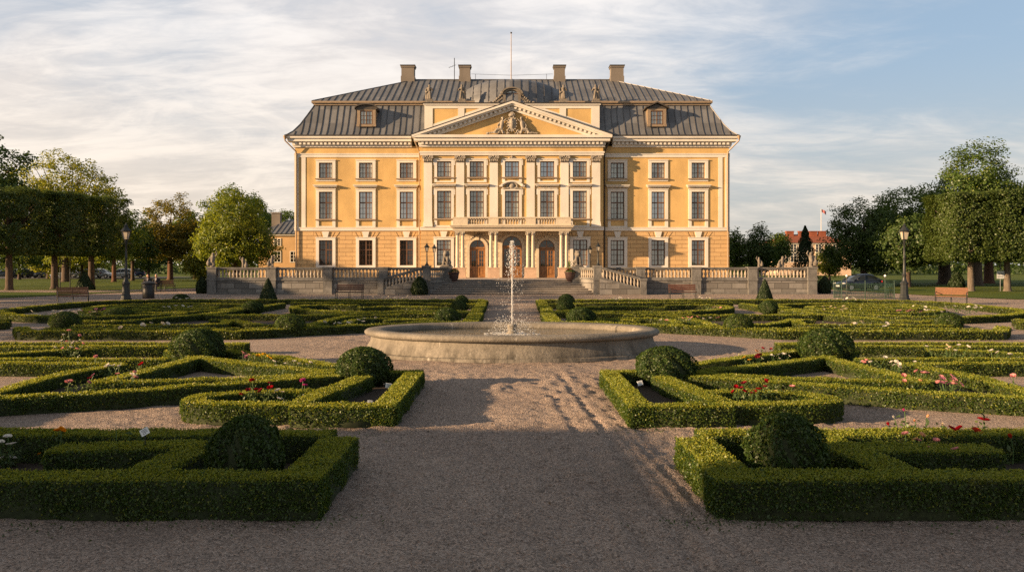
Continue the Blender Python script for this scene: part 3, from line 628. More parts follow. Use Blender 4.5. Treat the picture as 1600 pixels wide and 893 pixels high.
def flowers(px, py, label, cols, n, kind='rose', spread=.3, hgt=.34, size=.05, nleaf=90, leaf=.05, shape=None, cat='flower', bl=None):
    X, Y = G(px, py, hgt*.8); r = random.Random(int(px*7+py))
    name = FNAME[kind]; root = thing(name, label, cat, (X,Y,.03))
    k = {'rose':'rose','tulip':'tulip','poppy':'poppy','daisy':'poppy','lily':'tulip','marigold':'rose'}[kind]
    st = MB(); heads = []
    for i in range(n):
        if bl: dx, dz = bl[i]; hx, hz = dx*Y/F, max(.1, hgt+dz*Y/F); hy = r.uniform(-.1,.1)
        else: hx, hy, hz = r.gauss(0,spread*.5), r.gauss(0,spread*.4), hgt*r.uniform(.75,1.15)
        heads.append((hx,hy,hz)); bx, by = hx*.45+r.uniform(-.03,.03), hy*.45
        st.tube([(bx,by,0),((bx+hx)/2+r.uniform(-.02,.02),(by+hy)/2,hz*.5),(hx,hy,hz)], [.007,.006,.005] if kind!='daisy' else .004, 5)
    so = st.build('stem', STEM, root)
    nl = nleaf; P = RNG.normal(size=(nl,3))*np.array([spread*.55,spread*.45,hgt*.22])+np.array([0,0,hgt*.45]); P[:,2] = np.clip(P[:,2],.02,hgt*1.02)
    if bl:
        hx = np.array(heads); j = RNG.integers(0,n,nl); t = RNG.uniform(.15,.85,nl); P = np.column_stack([hx[j,0]*(.45+.55*t), hx[j,1]*(.45+.55*t), hx[j,2]*t])+RNG.normal(size=(nl,3))*np.array([.06,.05,.03]); P[:,2]=np.maximum(P[:,2],.015)
    V, Q = leafquads(P, np.tile((-.2,-.4,.8),(nl,1)), leaf, .5, .9)
    link('foliage', quadmesh('foliage', V, Q, [L_FLW]), root)
    for i, (hx,hy,hz) in enumerate(heads):
        b = link('blossom', blossom_mesh(k, cols[i%len(cols)]), root); b.location = (hx,hy,hz); s = size*r.uniform(.75,1.15)*1.55; b.scale = (s,s,s)
        b.rotation_euler = (r.uniform(-.2,.7), r.uniform(-.6,.2), r.uniform(0,6))
    return root
# rose beds and borders, left of the path
flowers(108,541,'tall bush of pink and white roses behind the pale straight hedge',['pink','white','pink','white'],11,'rose',.35,.44,.055,220,.06,bl=[(0,16),(-12,9),(14,8),(-15,0),(-5,-1),(6,-3),(22,-4),(-22,-10),(-8,-11),(4,-10),(16,-12)])
flowers(182,577,'white roses in the middle of the left rose bed',['white'],5,'rose',.4,.3,.055,120)
flowers(218,573,'single dark red rose beside the white ones',['red'],2,'rose',.08,.32,.06,50)
flowers(150,566,'lone pink rose at the tip of the slanting hedge',['pink'],2,'rose',.06,.34,.055,40)
flowers(203,596,'cluster of pale pink roses hanging over the front double hedge',['pink','white'],6,'rose',.28,.31,.055,110)
flowers(108,604,'solitary pink rose low in the slanting hedge corner',['pink'],1,'rose',.06,.3,.075,50)
flowers(130,599,'drooping rose with dark pink buds left of the pale cluster',['mauve','darkred'],3,'rose',.25,.28,.05,110)
flowers(411,563,'three yellow marigolds by the wide ball',['yellow'],4,'marigold',.16,.28,.06,90,bl=[(-9,0),(0,2),(9,0),(13,-3)])
flowers(383,562,'mauve flowers beside the yellow marigolds',['mauve','pink'],5,'daisy',.2,.3,.04,90)
flowers(462,572,'small white flowers along the yellow green hedge',['white'],7,'daisy',.45,.24,.035,140)
flowers(405,614,'red roses inside the looping hedge left of the path',['red','darkred'],7,'rose',.3,.36,.055,280,.055,bl=[(-9,9),(-14,-5),(-4,-6),(14,3),(-28,-14),(2,-8),(20,-2)])
flowers(437,622,'pale flowered leafy plant next to the red roses',['white','cream'],4,'daisy',.25,.25,.04,200,.055)
flowers(477,608,'magenta flower beside the slanting box piece left of the path',['magenta'],2,'rose',.05,.33,.055,40)
flowers(89,690,'orange marigold with leafy stems in the nearest bed',['orange'],3,'marigold',.18,.36,.05,160,.05,bl=[(-4,0),(4,2),(-30,-42)])
flowers(14,702,'white flowers at the edge of the nearest left bed',['white'],7,'daisy',.25,.3,.045,190,.05,bl=[(-4,6),(-14,-2),(12,-2),(-10,4),(-28,-6),(-3,-30),(-18,-34)])
flowers(188,690,'broad leaved lily without flowers beside the plant label',['cream'],1,'lily',.22,.4,.02,26,.14)
# right of the path
flowers(1415,672,'pink and white tulips above the back hedge of the nearest bed',['magenta','white','red'],3,'tulip',.25,.38,.035,110,.06,bl=[(-6,17),(-18,5),(-28,-6)])
flowers(1452,678,'cream lilies in the middle of the nearest right bed',['peach','cream','cream'],4,'lily',.3,.36,.035,150,.07,bl=[(-4,12),(10,-7),(24,-2),(-16,3)])
flowers(1430,697,'blush pink roses lying over the inner hedge of the poppy bed',['pink','peach'],5,'rose',.22,.34,.045,110,.05,bl=[(-15,4),(5,5),(-2,-3),(-6,-1),(28,-4)])
flowers(1472,716,'two pale pink flowers in front of the inner hedge',['pink'],2,'rose',.2,.3,.05,90,.05,bl=[(-14,-1),(14,2)])
flowers(1497,686,'wide red poppy behind the inner hedge',['red'],2,'poppy',.12,.36,.05,50,bl=[(-4,0),(4,1)])
flowers(1532,683,'scarlet poppy leaning beside the tall red one',['scarlet'],1,'poppy',.1,.36,.062,50)
flowers(1537,660,'tall red poppy standing above the back hedge',['red'],1,'poppy',.08,.5,.058,40)
flowers(1580,694,'single orange red tulip on bare soil',['scarlet'],1,'tulip',.06,.32,.045,14,.07)
flowers(1172,619,'dark red peonies inside the looping hedge right of the path',['red','darkred'],8,'rose',.35,.34,.055,320,.055,bl=[(-20,3),(-14,1),(-9,-3),(-7,8),(12,1),(24,4),(-24,-5),(2,-5)])
flowers(1210,618,'leafy plants beside the dark red peonies',['red','cream'],3,'daisy',.4,.25,.03,260,.06)
flowers(1196,600,'small red flower over the double hedge, right side',['red'],2,'rose',.08,.33,.05,40)
flowers(1233,607,'pink peony behind the looping hedge right of the path',['pink'],1,'rose',.08,.33,.065,40)
flowers(1168,566,'yellow marigolds in the right hedge strip',['yellow'],2,'marigold',.1,.3,.06,50)
flowers(1184,565,'dark red sweet william beside the yellow marigolds',['darkred'],4,'daisy',.12,.3,.05,70)
flowers(1213,561,'tiny white flowers in a row behind the yellow marigolds',['white'],9,'daisy',.55,.24,.03,160)
flowers(1194,551,'dark red and peach flowers by the gravel on the right',['darkred','peach'],3,'rose',.22,.32,.055,40)
flowers(1360,567,'white and pink roses near the wide sunlit ball',['white','pink'],5,'rose',.3,.3,.06,140)
flowers(1402,575,'white roses at the middle of the right rose bed',['white'],6,'rose',.4,.28,.055,200)
flowers(1450,592,'pink roses between the two diagonals, right rose bed',['pink'],3,'rose',.2,.32,.06,70)
flowers(1415,600,'pink and peach roses over the double hedge, right side',['pink','peach'],3,'rose',.25,.28,.055,60)
flowers(1483,602,'dense pink phlox clump against the outer slanting hedge',['pink','mauve'],13,'daisy',.3,.3,.045,120)
flowers(1585,600,'solitary pink rose far out over the right slanting hedge',['pink'],1,'rose',.06,.34,.065,30)
flowers(1480,550,'white climbing roses on the right bent hedge',['white','cream'],7,'rose',.5,.38,.055,160)
flowers(1552,558,'pair of white roses further along the right bent hedge',['white'],3,'rose',.4,.34,.06,60)
# far parterre
for a in ((95,490,'white bedding flowers under the left bench',['white'],12,1.2),(150,488,'dull red bedding flowers by the left oval rings',['mauve','pink'],9,.9),(284,481,'white flowers inside the left oval rings',['white'],9,.8),
          (625,467,'row of white flowers along the back border left of the path',['white'],14,1.7),(552,506,'white flowers by the slanting hedge left of the basin',['white'],9,1.0),(513,467,'tall leafy plant by the dark left bench',['white'],6,.6),
          (235,512,'few pale flowers along the left front border',['cream','white'],6,.8),(285,468,'white flowers at the foot of the dark bush near the bin',['white'],7,.6),(690,497,'faint pale flowers behind the left basin rim',['cream'],5,.6),
          (1070,502,'pink and white roses right of the basin',['pink','white'],11,1.2),(1342,509,'cream flowers on the right front border',['cream','white'],9,1.0),(1421,489,'purple pink flowers on the right curved hedge',['mauve','pink'],9,.6),
          (1455,489,'white flowers beside the purple pink ones',['white'],6,.7),(1500,482,'white flowers below the right bench',['white'],10,1.1),(965,468,'row of white flowers along the back border right of the path',['white'],10,1.0),
          (1093,467,'white flowering bush by the dark right bench',['white'],9,.6),(1325,469,'white flowers before the green iron railing',['white'],10,.9),(1115,482,'pale pink flowers near the right gravel wedge',['pink','cream'],4,.4),(1300,483,'cream bedding in the right oval rings',['cream'],9,1.3)):
    flowers(a[0],a[1],a[2],a[3],a[4],'daisy',a[5],.3,.06,110,.09)
# small plant labels on stakes
LABW = flat('label_white', (.75,.76,.74), .5); LABI = flat('label_ink', (.22,.23,.25), .6)
def plant_label(px, py, Y, w, tilt, lab):
    X, z = XA(px,Y), ZA(py,Y); root = thing('plant_label', lab, 'plant label', (X,Y,0))
    MB().bar((0,.012,.0),(0,.012,z),.012,.008).build('stake', IRON, root)
    c = MB().box(-w/2,w/2,-.004,.004,-w*.42,w*.42).build('card', LABW, root); c.location = (0,0,z); c.rotation_euler = (-.35,tilt,.25)
    ink = MB()
    for k, (a, b) in enumerate(((-.3,.25),(-.34,.3),(-.2,.34),(-.3,.1))): ink.box(w*a, w*b, -.0065,-.0045, w*(.22-.16*k), w*(.28-.16*k))
    ink.build('lettering', LABI, c)
plant_label(226,674,8.5,.085,-.5,'white tilted plant label above the nearest left bed')
plant_label(607,602,14.0,.10,.2,'small white plant label in the soil under the left path ball')
plant_label(578,628,12.1,.07,.1,'tiny white tag at the inner edge of the left path hedge')
plant_label(1000,598,13.7,.09,-.2,'small white plant label in the soil under the right path ball')
# ------------------------------------------------------------------ the palace
TZ = 1.05; YW, YC = 74.0, 73.0                       # terrace level, face of the wings, face of the centre
PAL = thing('palace', 'large ochre yellow baroque palace with grey mansard roof, white pilasters and pediment', 'palace', (0,YW,TZ))
def P_(name, mb, mat, parent=None): return mb.build(name, mat, parent or PAL, world=True)
def wall_open(mb, x0, x1, z0, z1, y, ops, dep=.22):
    xs = sorted({x0,x1,*[o[0] for o in ops],*[o[1] for o in ops]}); zs = sorted({z0,z1,*[o[2] for o in ops],*[o[3] for o in ops]})
    xs = [x for x in xs if x0<=x<=x1]; zs = [z for z in zs if z0<=z<=z1]
    for i in range(len(xs)-1):
        for j in range(len(zs)-1):
            cx, cz = (xs[i]+xs[i+1])/2, (zs[j]+zs[j+1])/2
            if any(o[0]<cx<o[1] and o[2]<cz<o[3] for o in ops): continue
            mb.add([(xs[i],y,zs[j]),(xs[i+1],y,zs[j]),(xs[i+1],y,zs[j+1]),(xs[i],y,zs[j+1])],[(0,1,2,3)])
    for a,b,c,d in ops:
        if not (x0<=a and b<=x1 and c>=z0-.01 and d<=z1+.01): continue
        mb.add([(a,y,c),(a,y+dep,c),(a,y+dep,d),(a,y,d)],[(0,1,2,3)]); mb.add([(b,y,c),(b,y+dep,c),(b,y+dep,d),(b,y,d)],[(0,1,2,3)])
        mb.add([(a,y,d),(b,y,d),(b,y+dep,d),(a,y+dep,d)],[(0,1,2,3)]); mb.add([(a,y,c),(b,y,c),(b,y+dep,c),(a,y+dep,c)],[(0,1,2,3)])
WX = [9.38, 13.0, 16.56]; CXW = [-5.95,-3.09,0,3.09,5.95]
LV = {'low':(2.12,4.36), 'mid':(6.24,8.66), 'top':(9.86,11.24)}; OW = .60
def ops_for(xs, lv, hw=OW): return [(x-hw,x+hw,*LV[lv]) for x in xs]
SB = 5.34                                             # string course between rusticated base and upper floors
for sg in (-1,1):
    xs = [sg*x for x in WX]; a, b = sorted((sg*7.9, sg*19.3))
    m = MB(); wall_open(m, a, b, SB, 12.7, YW, ops_for(xs,'mid')+ops_for(xs,'top')); m.box(*sorted((sg*19.3-.001*sg, sg*19.29)), YW+.001, 90, SB, 12.7)
    P_('wall', m, YELLOW)
    m = MB(); wall_open(m, a, b, TZ-.02, SB, YW, ops_for(xs,'low')); m.box(*sorted((sg*19.3-.001*sg, sg*19.29)), YW+.001, 90, 0, SB)
    P_('rusticated_wall', m, RUST)
m = MB(); wall_open(m, -8, 8, SB, 13.4, YC, ops_for(CXW,'mid',.62)+ops_for(CXW,'top',.62))
for sg in (-1,1): m.add([(sg*8,YC,SB),(sg*8,YW,SB),(sg*8,YW,13.4),(sg*8,YC,13.4)],[(0,1,2,3)])
P_('wall', m, YELLOW)
m = MB(); m.box(-19.28,19.28,89.98,90.02,0,12.9); P_('rear_wall', m, YELLOW)
DOORS = [(-3.03,.69,4.36),(0,.86,4.68),(3.05,.69,4.36)]
for sg in (-1,1):
    m = MB(); a, b = sorted((sg*5.06, sg*8)); wall_open(m, a, b, TZ-.02, SB, YC, [(sg*5.98-.62, sg*5.98+.62, *LV['low'])]); m.add([(sg*8,YC,TZ-.02),(sg*8,YW,TZ-.02),(sg*8,YW,SB),(sg*8,YC,SB)],[(0,1,2,3)]); P_('rusticated_wall', m, RUST)
m = MB(); wall_open(m, -5.06, 5.06, TZ-.02, 5.2, YC-.03, [(c-w,c+w,TZ-.02,t) for c,w,t in DOORS], .34)
for c,w,t in DOORS:                                   # spandrels that round the door heads
    for sg in (-1,1):
        arc = [(c+sg*w*math.cos(a), t-w+w*math.sin(a)) for a in np.linspace(0,PI/2,9)]
        m.prism([(c+sg*(w+.005),t+.005)]+arc, 'y', YC-.028, YC+.3)
P_('entrance_wall', m, ENTRY)
m = MB()
for c,w,t in DOORS:
    A = lambda r: [(c-r,TZ)]+[(c+r*math.cos(a), t-w+r*math.sin(a)) for a in np.linspace(PI,0,15)]+[(c+r,TZ)]
    m.ring_prism(A(w+.24), A(w-.0), 'y', YC-.11, YC-.026); m.prism([(c-.12,t-.02),(c+.12,t-.02),(c+.17,t+.36),(c-.17,t+.36)],'y',YC-.16,YC-.03)
P_('door_surround', m, PALE)
# white bands, corner strips, keystones' course
for sg in (-1,1):
    m = MB(); a, b = sorted((sg*8.02, sg*19.36))
    m.box(a,b,YW-.07,YW+.06,5.2,5.42); m.box(a,b,YW-.11,YW+.06,5.42,5.5)
    m.box(a,b,YW-.06,YW+.06,11.72,11.98); m.box(a,b,YW-.11,YW+.06,11.98,12.06)
    m.box(*sorted((sg*18.35,sg*18.72)),YW-.04,YW+.05,5.5,11.72); m.box(*sorted((sg*18.98,sg*19.34)),YW-.06,YW+.5,5.5,11.72)
    P_('white_band', m, WHITE)
m = MB(); 
for a, b in ((-8.06,-5.1),(5.1,8.06)): m.box(a,b,YC-.07,YC+.06,5.2,5.42); m.box(a,b,YC-.12,YC+.06,5.42,5.5)
m.box(-8.05,8.05,YC-.13,YC+.06,11.76,11.95); m.box(-8.1,8.1,YC-.19,YC+.06,11.95,12.1)
P_('white_band', m, WHITE)
def cornice(m, x0, x1, y, zb=12.6, end0=False, end1=False):
    for (za,zc,o) in ((0,.16,.14),(.16,.46,.2),(.46,.74,.55),(.74,.98,.70)):
        m.box(x0-(o if end0 else 0), x1+(o if end1 else 0), y-o, y+.35, zb+za+(.001 if za else 0), zb+zc)
    n = int((x1-x0)/.36)
    for i in range(n):
        x = x0+(i+.5)*(x1-x0)/n; m.box(x-.1,x+.1,y-.40,y-.19,zb+.2,zb+.44)
m = MB(); cornice(m,-19.3,-8.9,YW,12.6,True,False); P_('cornice', m, WHITE)
m = MB(); cornice(m,8.9,19.3,YW,12.6,False,True); P_('cornice', m, WHITE)
m = MB(); cornice(m,-8.0,8.0,YC,12.5,True,True); P_('cornice', m, WHITE)
# pediment
AP = 16.42; EX = 8.72; EB = 13.48
def sl_(x): return EB+(AP-EB)*(1-abs(x)/EX)
ped = MB(); ped.add([(-8.0,YC+.02,13.4),(8.0,YC+.02,13.4),(0,YC+.02,16.1)],[(0,1,2)]); PED = P_('pediment', ped, YELLOW)
m = MB()
for sg in (-1,1):
    for t0,t1,yf in ((0,.20,-.72),(.20,.34,-.58),(.58,.74,-.2)):
        m.prism([(0,AP-t0),(sg*EX,EB-t0),(sg*(EX-.0),EB-t1),(0,AP-t1)] if t0==0 else [(0,AP-t0),(sg*(EX-2.9*t0*.6),sl_(EX-2.9*t0*.6)-t0),(sg*(EX-2.9*t1*.6),sl_(EX-2.9*t1*.6)-t1),(0,AP-t1)], 'y', YC+yf+(.002 if sg>0 else 0), YC+.12)
    m.prism([(0,AP-.34),(sg*7.9,sl_(7.9)-.34),(sg*7.5,sl_(7.5)-.58),(0,AP-.58)],'y',YC-.22,YC+.12)
    n = 19
    for i in range(n):
        x = sg*(.3+i*7.2/n); z = sl_(x)-.46; d = sg*(EB-AP)/EX
        m.bar((x-.1,YC-.33,z-d*-.1*-1*0 - d*.1),(x+.1,YC-.33,z+d*.1),.24,.2)
P_('raking_cornice', m, WHITE, PED)
m = MB()
for sg in (-1,1): m.bar((sg*(EX+.03),YC-.3,EB+.03),(0,YC-.3,AP+.035),.9,.05)
P_('flashing', m, DARKCAP, PED)
# coat of arms relief: shield with crown between two seated supporters and trophies
m = MB(); by = YC-.12; q = random.Random(4)
m.ball((0,by-.06,14.5),(.42,.18,.66),12,8)
for k in range(16): a = 2*PI*k/16; m.ball((.43*math.cos(a),by-.16,14.5+.66*math.sin(a)),(.07,.08,.07),6,5)
m.ball((0,by-.2,14.5),(.20,.12,.40),10,8); m.ball((0,by-.24,14.82),.09,6,5)
m.lathe([(.28,15.16),(.33,15.24),(.26,15.36)],10,(0,by-.1,0),1,.6)
for k in range(5): x = -.24+.12*k; m.tube([(x,by-.16,15.3),(x*.5,by-.14,15.52+.04*(2-abs(k-2)))],[.035,.03],5); m.ball((x,by-.18,15.36),.05,5,4)
m.ball((0,by-.12,15.62),.07,6,5)
for sg in (-1,1):
    x = sg*.92; m.capsule((x+sg*.05,by-.1,14.0),(x-sg*.05,by-.08,14.55),.16,.19,7); m.capsule((x-sg*.05,by-.08,14.55),(x-sg*.08,by-.08,14.72),.17,.13,7); m.ball((x-sg*.12,by-.12,14.95),(.10,.11,.13)); m.ball((x-sg*.1,by-.08,15.03),(.12,.11,.08),6,5)
    m.capsule((x-sg*.15,by-.12,14.66),(x-sg*.42,by-.16,14.9),.07,.05,6); m.capsule((x+sg*.1,by-.1,14.66),(x+sg*.34,by-.14,14.35),.07,.055,6); m.capsule((x+sg*.34,by-.14,14.35),(x+sg*.28,by-.2,14.1),.05,.05,6)
    m.capsule((x,by-.16,14.02),(x+sg*.42,by-.2,14.0),.12,.09,7); m.capsule((x+sg*.42,by-.2,14.0),(x+sg*.62,by-.18,13.66),.08,.05,6); m.capsule((x-sg*.05,by-.16,13.98),(x-sg*.12,by-.2,13.66),.11,.07,6)
    m.tube([(x+sg*.5,by-.06,13.7),(x+sg*.05,by-.02,14.75),(x-sg*.0,by-.02,15.25)],[.03,.035,.025],5)
    for k in range(4): m.tube([(sg*1.2,by,13.75),(sg*(1.45+.16*k),by-.02,14.35-.16*k)],[.03,.025],5)
    for k in range(22): t_ = k/21; m.ball((sg*(1.05+1.15*t_),by-.1-.05*q.random(),13.66+.42*(1-t_)**1.3*q.random()),(q.uniform(.05,.11),.09,q.uniform(.05,.1)),6,5)
    for k in range(12): m.ball((sg*q.uniform(.25,.8),by-.14,13.62+.32*q.random()),(q.uniform(.05,.1),.08,q.uniform(.05,.1)),6,5)
m.box(-2.25,2.25,YC-.18,YC+.03,13.5,13.57)
o = link('coat_of_arms', fuse(m,'coat_of_arms',.032,0), PED); o.data.materials.append(RELIEF); o.location = -world_loc(PED)
# pilasters with leafy capitals
cap = MB(); cap.lathe([(.36,0),(.37,.06),(.35,.08)],4,(0,.05,0),1.38,.42,False,PI/4)
cap.box(-.36,.36,-.1,.1,.08,.5); cap.box(-.46,.46,-.24,.1,.56,.66)
for k in range(5): cap.ball((-.32+.16*k,-.14,.22+.03*(k%2)),(.09,.08,.15),6,5)
for k in range(4): cap.ball((-.24+.16*k,-.16,.40),(.08,.08,.1),6,5)
for sg in (-1,1):
    cap.tube([(sg*.38,-.26,.46),(sg*.38,.02,.46)],.12,8); cap.ball((sg*.2,-.2,.5),.08,6,5)
cap.ball((0,-.2,.58),(.1,.08,.1),6,5); CAPM = cap.mesh('capital', RELIEF)
for x in (-7.37,-4.55,-1.6,1.63,4.6,7.37):
    m = MB(); m.box(-.36,.36,-.13,.03,5.95-0,11.1); m.box(-.42,.42,-.2,.03,5.5,5.75); m.box(-.39,.39,-.17,.03,5.75,5.95)
    p = link('pilaster', m.mesh('pilaster',WHITE), PAL); p.location = (x, YC-YW, -TZ)
    c = link('capital', CAPM, p); c.location = (0,-.04,11.1)
# windows
WC = {}
def cached(key, fn):
    if key not in WC: WC[key] = fn()
    return WC[key]
def frame_mesh(w, h, trans, rows, name='window'):
    m = MB(); f = .075
    m.box(-w,-w+f,0,.09,0,h); m.box(w-f,w,0,.09,0,h); m.box(-w+f,w-f,0,.09,0,f); m.box(-w+f,w-f,0,.09,h-f,h); m.box(-.055,.055,-.015,.085,f,h-f)
    if trans: m.box(-w+f,-.055,-.02,.08,h*trans-.05,h*trans+.05); m.box(.055,w-f,-.02,.08,h*trans-.05,h*trans+.05)
    for sg in (-1,1): x = sg*(w-f+.055)/2; m.box(x-.018,x+.018,.02,.07,f,h-f)
    for z in rows: m.box(-w+f,-.055,.022,.068,z*h-.018,z*h+.018); m.box(.055,w-f,.022,.068,z*h-.018,z*h+.018)
    return m.mesh(name, WOODWIN)
def pane_mesh(w, h, mat): return MB().box(-w+.01,w-.01,.055,.06,.01,h-.01).mesh('pane', mat)
def surround_mesh(w, h, b=.25, apron=0, ears=False, sill=True):
    m = MB(); t = .08
    m.box(-w-b,-w,-t,.02,-b-apron,h+b); m.box(w,w+b,-t,.02,-b-apron,h+b); m.box(-w,w,-t+.003,.02,h,h+b)
    if apron: m.box(-w,w,-t+.003,.02,-b-apron,-apron-b*.55); m.box(-w,w,-t+.003,.02,-b*.55,0)
    else: m.box(-w,w,-t+.003,.02,-b,0)
    m.box(-w-b-.04,w+b+.04,-t-.05,-t+.002,h+b-.07,h+b)
    if ears:
        for sg in (-1,1): m.box(*sorted((sg*(w+b-.002),sg*(w+b+.1))),-t+.01,.02,h-.35,h+b-.08)
    return m.mesh('surround', WHITE)
def sill_mesh(w): return MB().box(-w-.32,w+.32,-.2,.0,-.12,-.02).mesh('sill', LEAD)
def hood_mesh(w):
    m = MB(); m.box(-w-.36,w+.36,-.22,.02,.36,.44); m.box(-w-.42,w+.42,-.34,.02,.44,.53); m.box(-w-.47,w+.47,-.42,.02,.53,.585); return m.mesh('hood', WHITE)
def key_mesh(): return MB().prism([(-.18,.26),(.18,.26),(.32,.76),(-.32,.76)],'y',-.12,.02).mesh('keystone', WHITE)
def vous_mesh(sg):
    m = MB()
    if sg:
        for k in (1,2): x = sg*(.36+.34*(k-1)); m.prism([(x,.27),(x+sg*.2,.27),(x+sg*(.34+.1*k),.72),(x+sg*.12*k,.72)] if sg>0 else [(x-.2,.27),(x,.27),(x-.12*k,.72),(x-.34-.1*k,.72)],'y',-.03,.02)
    return m.mesh('voussoir', RUST)
def add_window(x, lv, y, hw, pane, centre=False, key=None, hood=True, sur=True):
    z0, z1 = LV[lv]; h = z1-z0
    fm = cached(('f',lv,hw), lambda: frame_mesh(hw,h,{'low':.62,'mid':.6,'top':0}[lv],{'low':(.2,.41,.81),'mid':(.2,.4,.8),'top':(.34,.67)}[lv]))
    w = link('window', fm, PAL); w.location = (x, y+.13-YW, z0-TZ)
    link('pane', cached(('p',lv,hw,pane.name), lambda: pane_mesh(hw,h,pane)), w)
    b = .27 if not centre else .24
    s = link('surround', cached(('s',lv,hw,centre), lambda: surround_mesh(hw,h,b, .48 if lv=='mid' else (.22 if (centre and lv=='top') else 0), centre)), w); s.location = (0,-.13,0)
    if lv != 'low': q = link('sill', cached(('sl',hw), lambda: sill_mesh(hw)), w); q.location = (0,-.13,0)
    if lv == 'mid' and hood: q = link('hood', cached(('h',hw), lambda: hood_mesh(hw)), w); q.location = (0,-.13,h-.0)
    if lv == 'low':
        q = link('keystone', cached('k', key_mesh), w); q.location = (0,-.13,h); 
        for sg in (-1,1): q = link('voussoir', cached(('v',sg), lambda: vous_mesh(sg)), w); q.location = (0,-.13,h)
    return w
for x in WX:
    for lv in ('low','mid','top'):
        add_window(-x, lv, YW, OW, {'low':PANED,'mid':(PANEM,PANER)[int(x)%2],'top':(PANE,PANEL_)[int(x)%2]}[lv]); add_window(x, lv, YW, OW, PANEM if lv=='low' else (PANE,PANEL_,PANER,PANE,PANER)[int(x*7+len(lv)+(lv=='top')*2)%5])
for i, x in enumerate(CXW):
    for lv in ('mid','top'):
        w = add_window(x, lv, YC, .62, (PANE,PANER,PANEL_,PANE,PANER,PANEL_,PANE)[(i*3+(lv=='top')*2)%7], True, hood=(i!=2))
        if lv == 'mid' and i == 2:                    # curved hood and shell over the balcony door
            m = MB(); A = lambda r, dz: [(r*math.cos(a), dz+r*.62*math.sin(a)) for a in np.linspace(PI*.86,PI*.14,13)]
            m.ring_prism(A(1.12,.06),A(.98,.04),'y',-.48,-.13); m.ring_prism(A(.98,.04),A(.86,.04),'y',-.36,-.13)
            for sg in (-1,1): m.box(*sorted((sg*.8,sg*1.12)),-.44,-.12,.22,.34)
            link('curved_hood', m.mesh('curved_hood',WHITE), w).location = (0,0,z1 if False else LV['mid'][1]-LV['mid'][0]+.12)
            m = MB(); m.ball((0,-.2,.34),(.26,.16,.26),10,7)
            for k in range(9): a = PI*k/8; m.ball((.45*math.cos(a),-.2,.28+.34*math.sin(a)),.1,6,5)
            for sg in (-1,1): m.capsule((sg*.3,-.2,.15),(sg*.8,-.18,.06),.1,.06)
            o = link('shell_ornament', fuse(m,'shell_ornament',.035,1), w); o.data.materials.append(RELIEF); o.location = (0,-.02,LV['mid'][1]-LV['mid'][0]+.1)
        if lv == 'mid' and i in (1,3):
            m = MB()
            for k in range(7): m.ball((-.48+.16*k,-.17,.2+.06*math.sin(k*2.1)),(.11,.06,.07),6,5)
            link('garland', m.mesh('garland',RELIEF), w).location = (0,0,LV['mid'][1]-LV['mid'][0])
        if lv == 'top' and i == 2:
            m = MB(); m.ball((0,-.2,.35),(.1,.08,.14),6,5); m.ball((-.17,-.18,.3),(.12,.06,.07),6,5); m.ball((.17,-.18,.3),(.12,.06,.07),6,5); link('crest', m.mesh('crest',RELIEF), w).location = (0,0,LV['top'][1]-LV['top'][0])
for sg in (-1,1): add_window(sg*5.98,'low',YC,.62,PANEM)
# doors
for c,w,t in DOORS:
    sp = t-w; h = sp-TZ
    m = MB()
    for sg in (-1,1):
        a, b = (0.02, w-.04) if sg>0 else (-w+.04,-.02)
        m.box(a,a+.13,0,.08,0,h-.1); m.box(b-.13,b,0,.08,0,h-.1); m.box(a+.13,b-.13,0,.08,0,.22); m.box(a+.13,b-.13,0,.08,.85,1.0); m.box(a+.13,b-.13,0,.08,h-.26,h-.1); m.box(a+.12,b-.12,.03,.06,.2,.86); m.box(a+.2,b-.2,.01,.04,.3,.76)
        cx = (a+b)/2; m.box(cx-.02,cx+.02,.02,.06,1.0,h-.26)
        for k in range(1,4): z = 1.0+k*(h-1.26)/4; m.box(a+.13,b-.13,.021,.059,z-.018,z+.018)
    m.box(-w,-w+.045,-.02,.1,0,h); m.box(w-.045,w,-.02,.1,0,h); m.box(-w+.045,w-.045,-.06,.1,h-.1,h+.06)
    arc = lambda r: [(r*math.cos(a), h+.06+(r)*math.sin(a)) for a in np.linspace(PI,0,15)]
    m.ring_prism(arc(w-.0),arc(w-.09),'y',0,.09); m.box(-.035,.035,.0,.07,h+.06,h+w-.03)
    for a in (PI*.25,PI*.75): m.bar((0,.04,h+.06),((w-.08)*math.cos(a),.04,h+.06+(w-.08)*math.sin(a)),.035,.04,(0,1,0))
    if c == 0: m.box(-w+.05,w-.05,-.09,.0,h-.05,h+.03)
    d = link('door', m.mesh('door',DOORWOOD), PAL); d.location = (c, YC+.14-YW, 0)
    g = MB().prism([(-w+.05,.9),(w-.05,.9),(w-.05,h)]+[((w-.05)*math.cos(a),h+(w-.05)*math.sin(a)) for a in np.linspace(0,PI,13)][1:],'y',.042,.05); link('pane', g.mesh('pane',PANED), d)
    MB().box(-.06,-.035,-.06,.0,1.0,1.16).build('handle', LEADD, d)
m = MB()
for (x,z,r) in ((-3.35,5.0-.36,.12),(-3.2,4.72,.1),(-3.05,4.66,.12),(-2.9,4.78,.13),(-2.72,4.72,.1),(-3.5,4.55,.1),(-3.62,4.42,.08),(-2.62,4.86,.08),(-2.95,4.92,.07)): m.ball((x,YC-.1,z),(r,.08,r*.8),7,5)
P_('scroll_ornament', m, RELIEF)
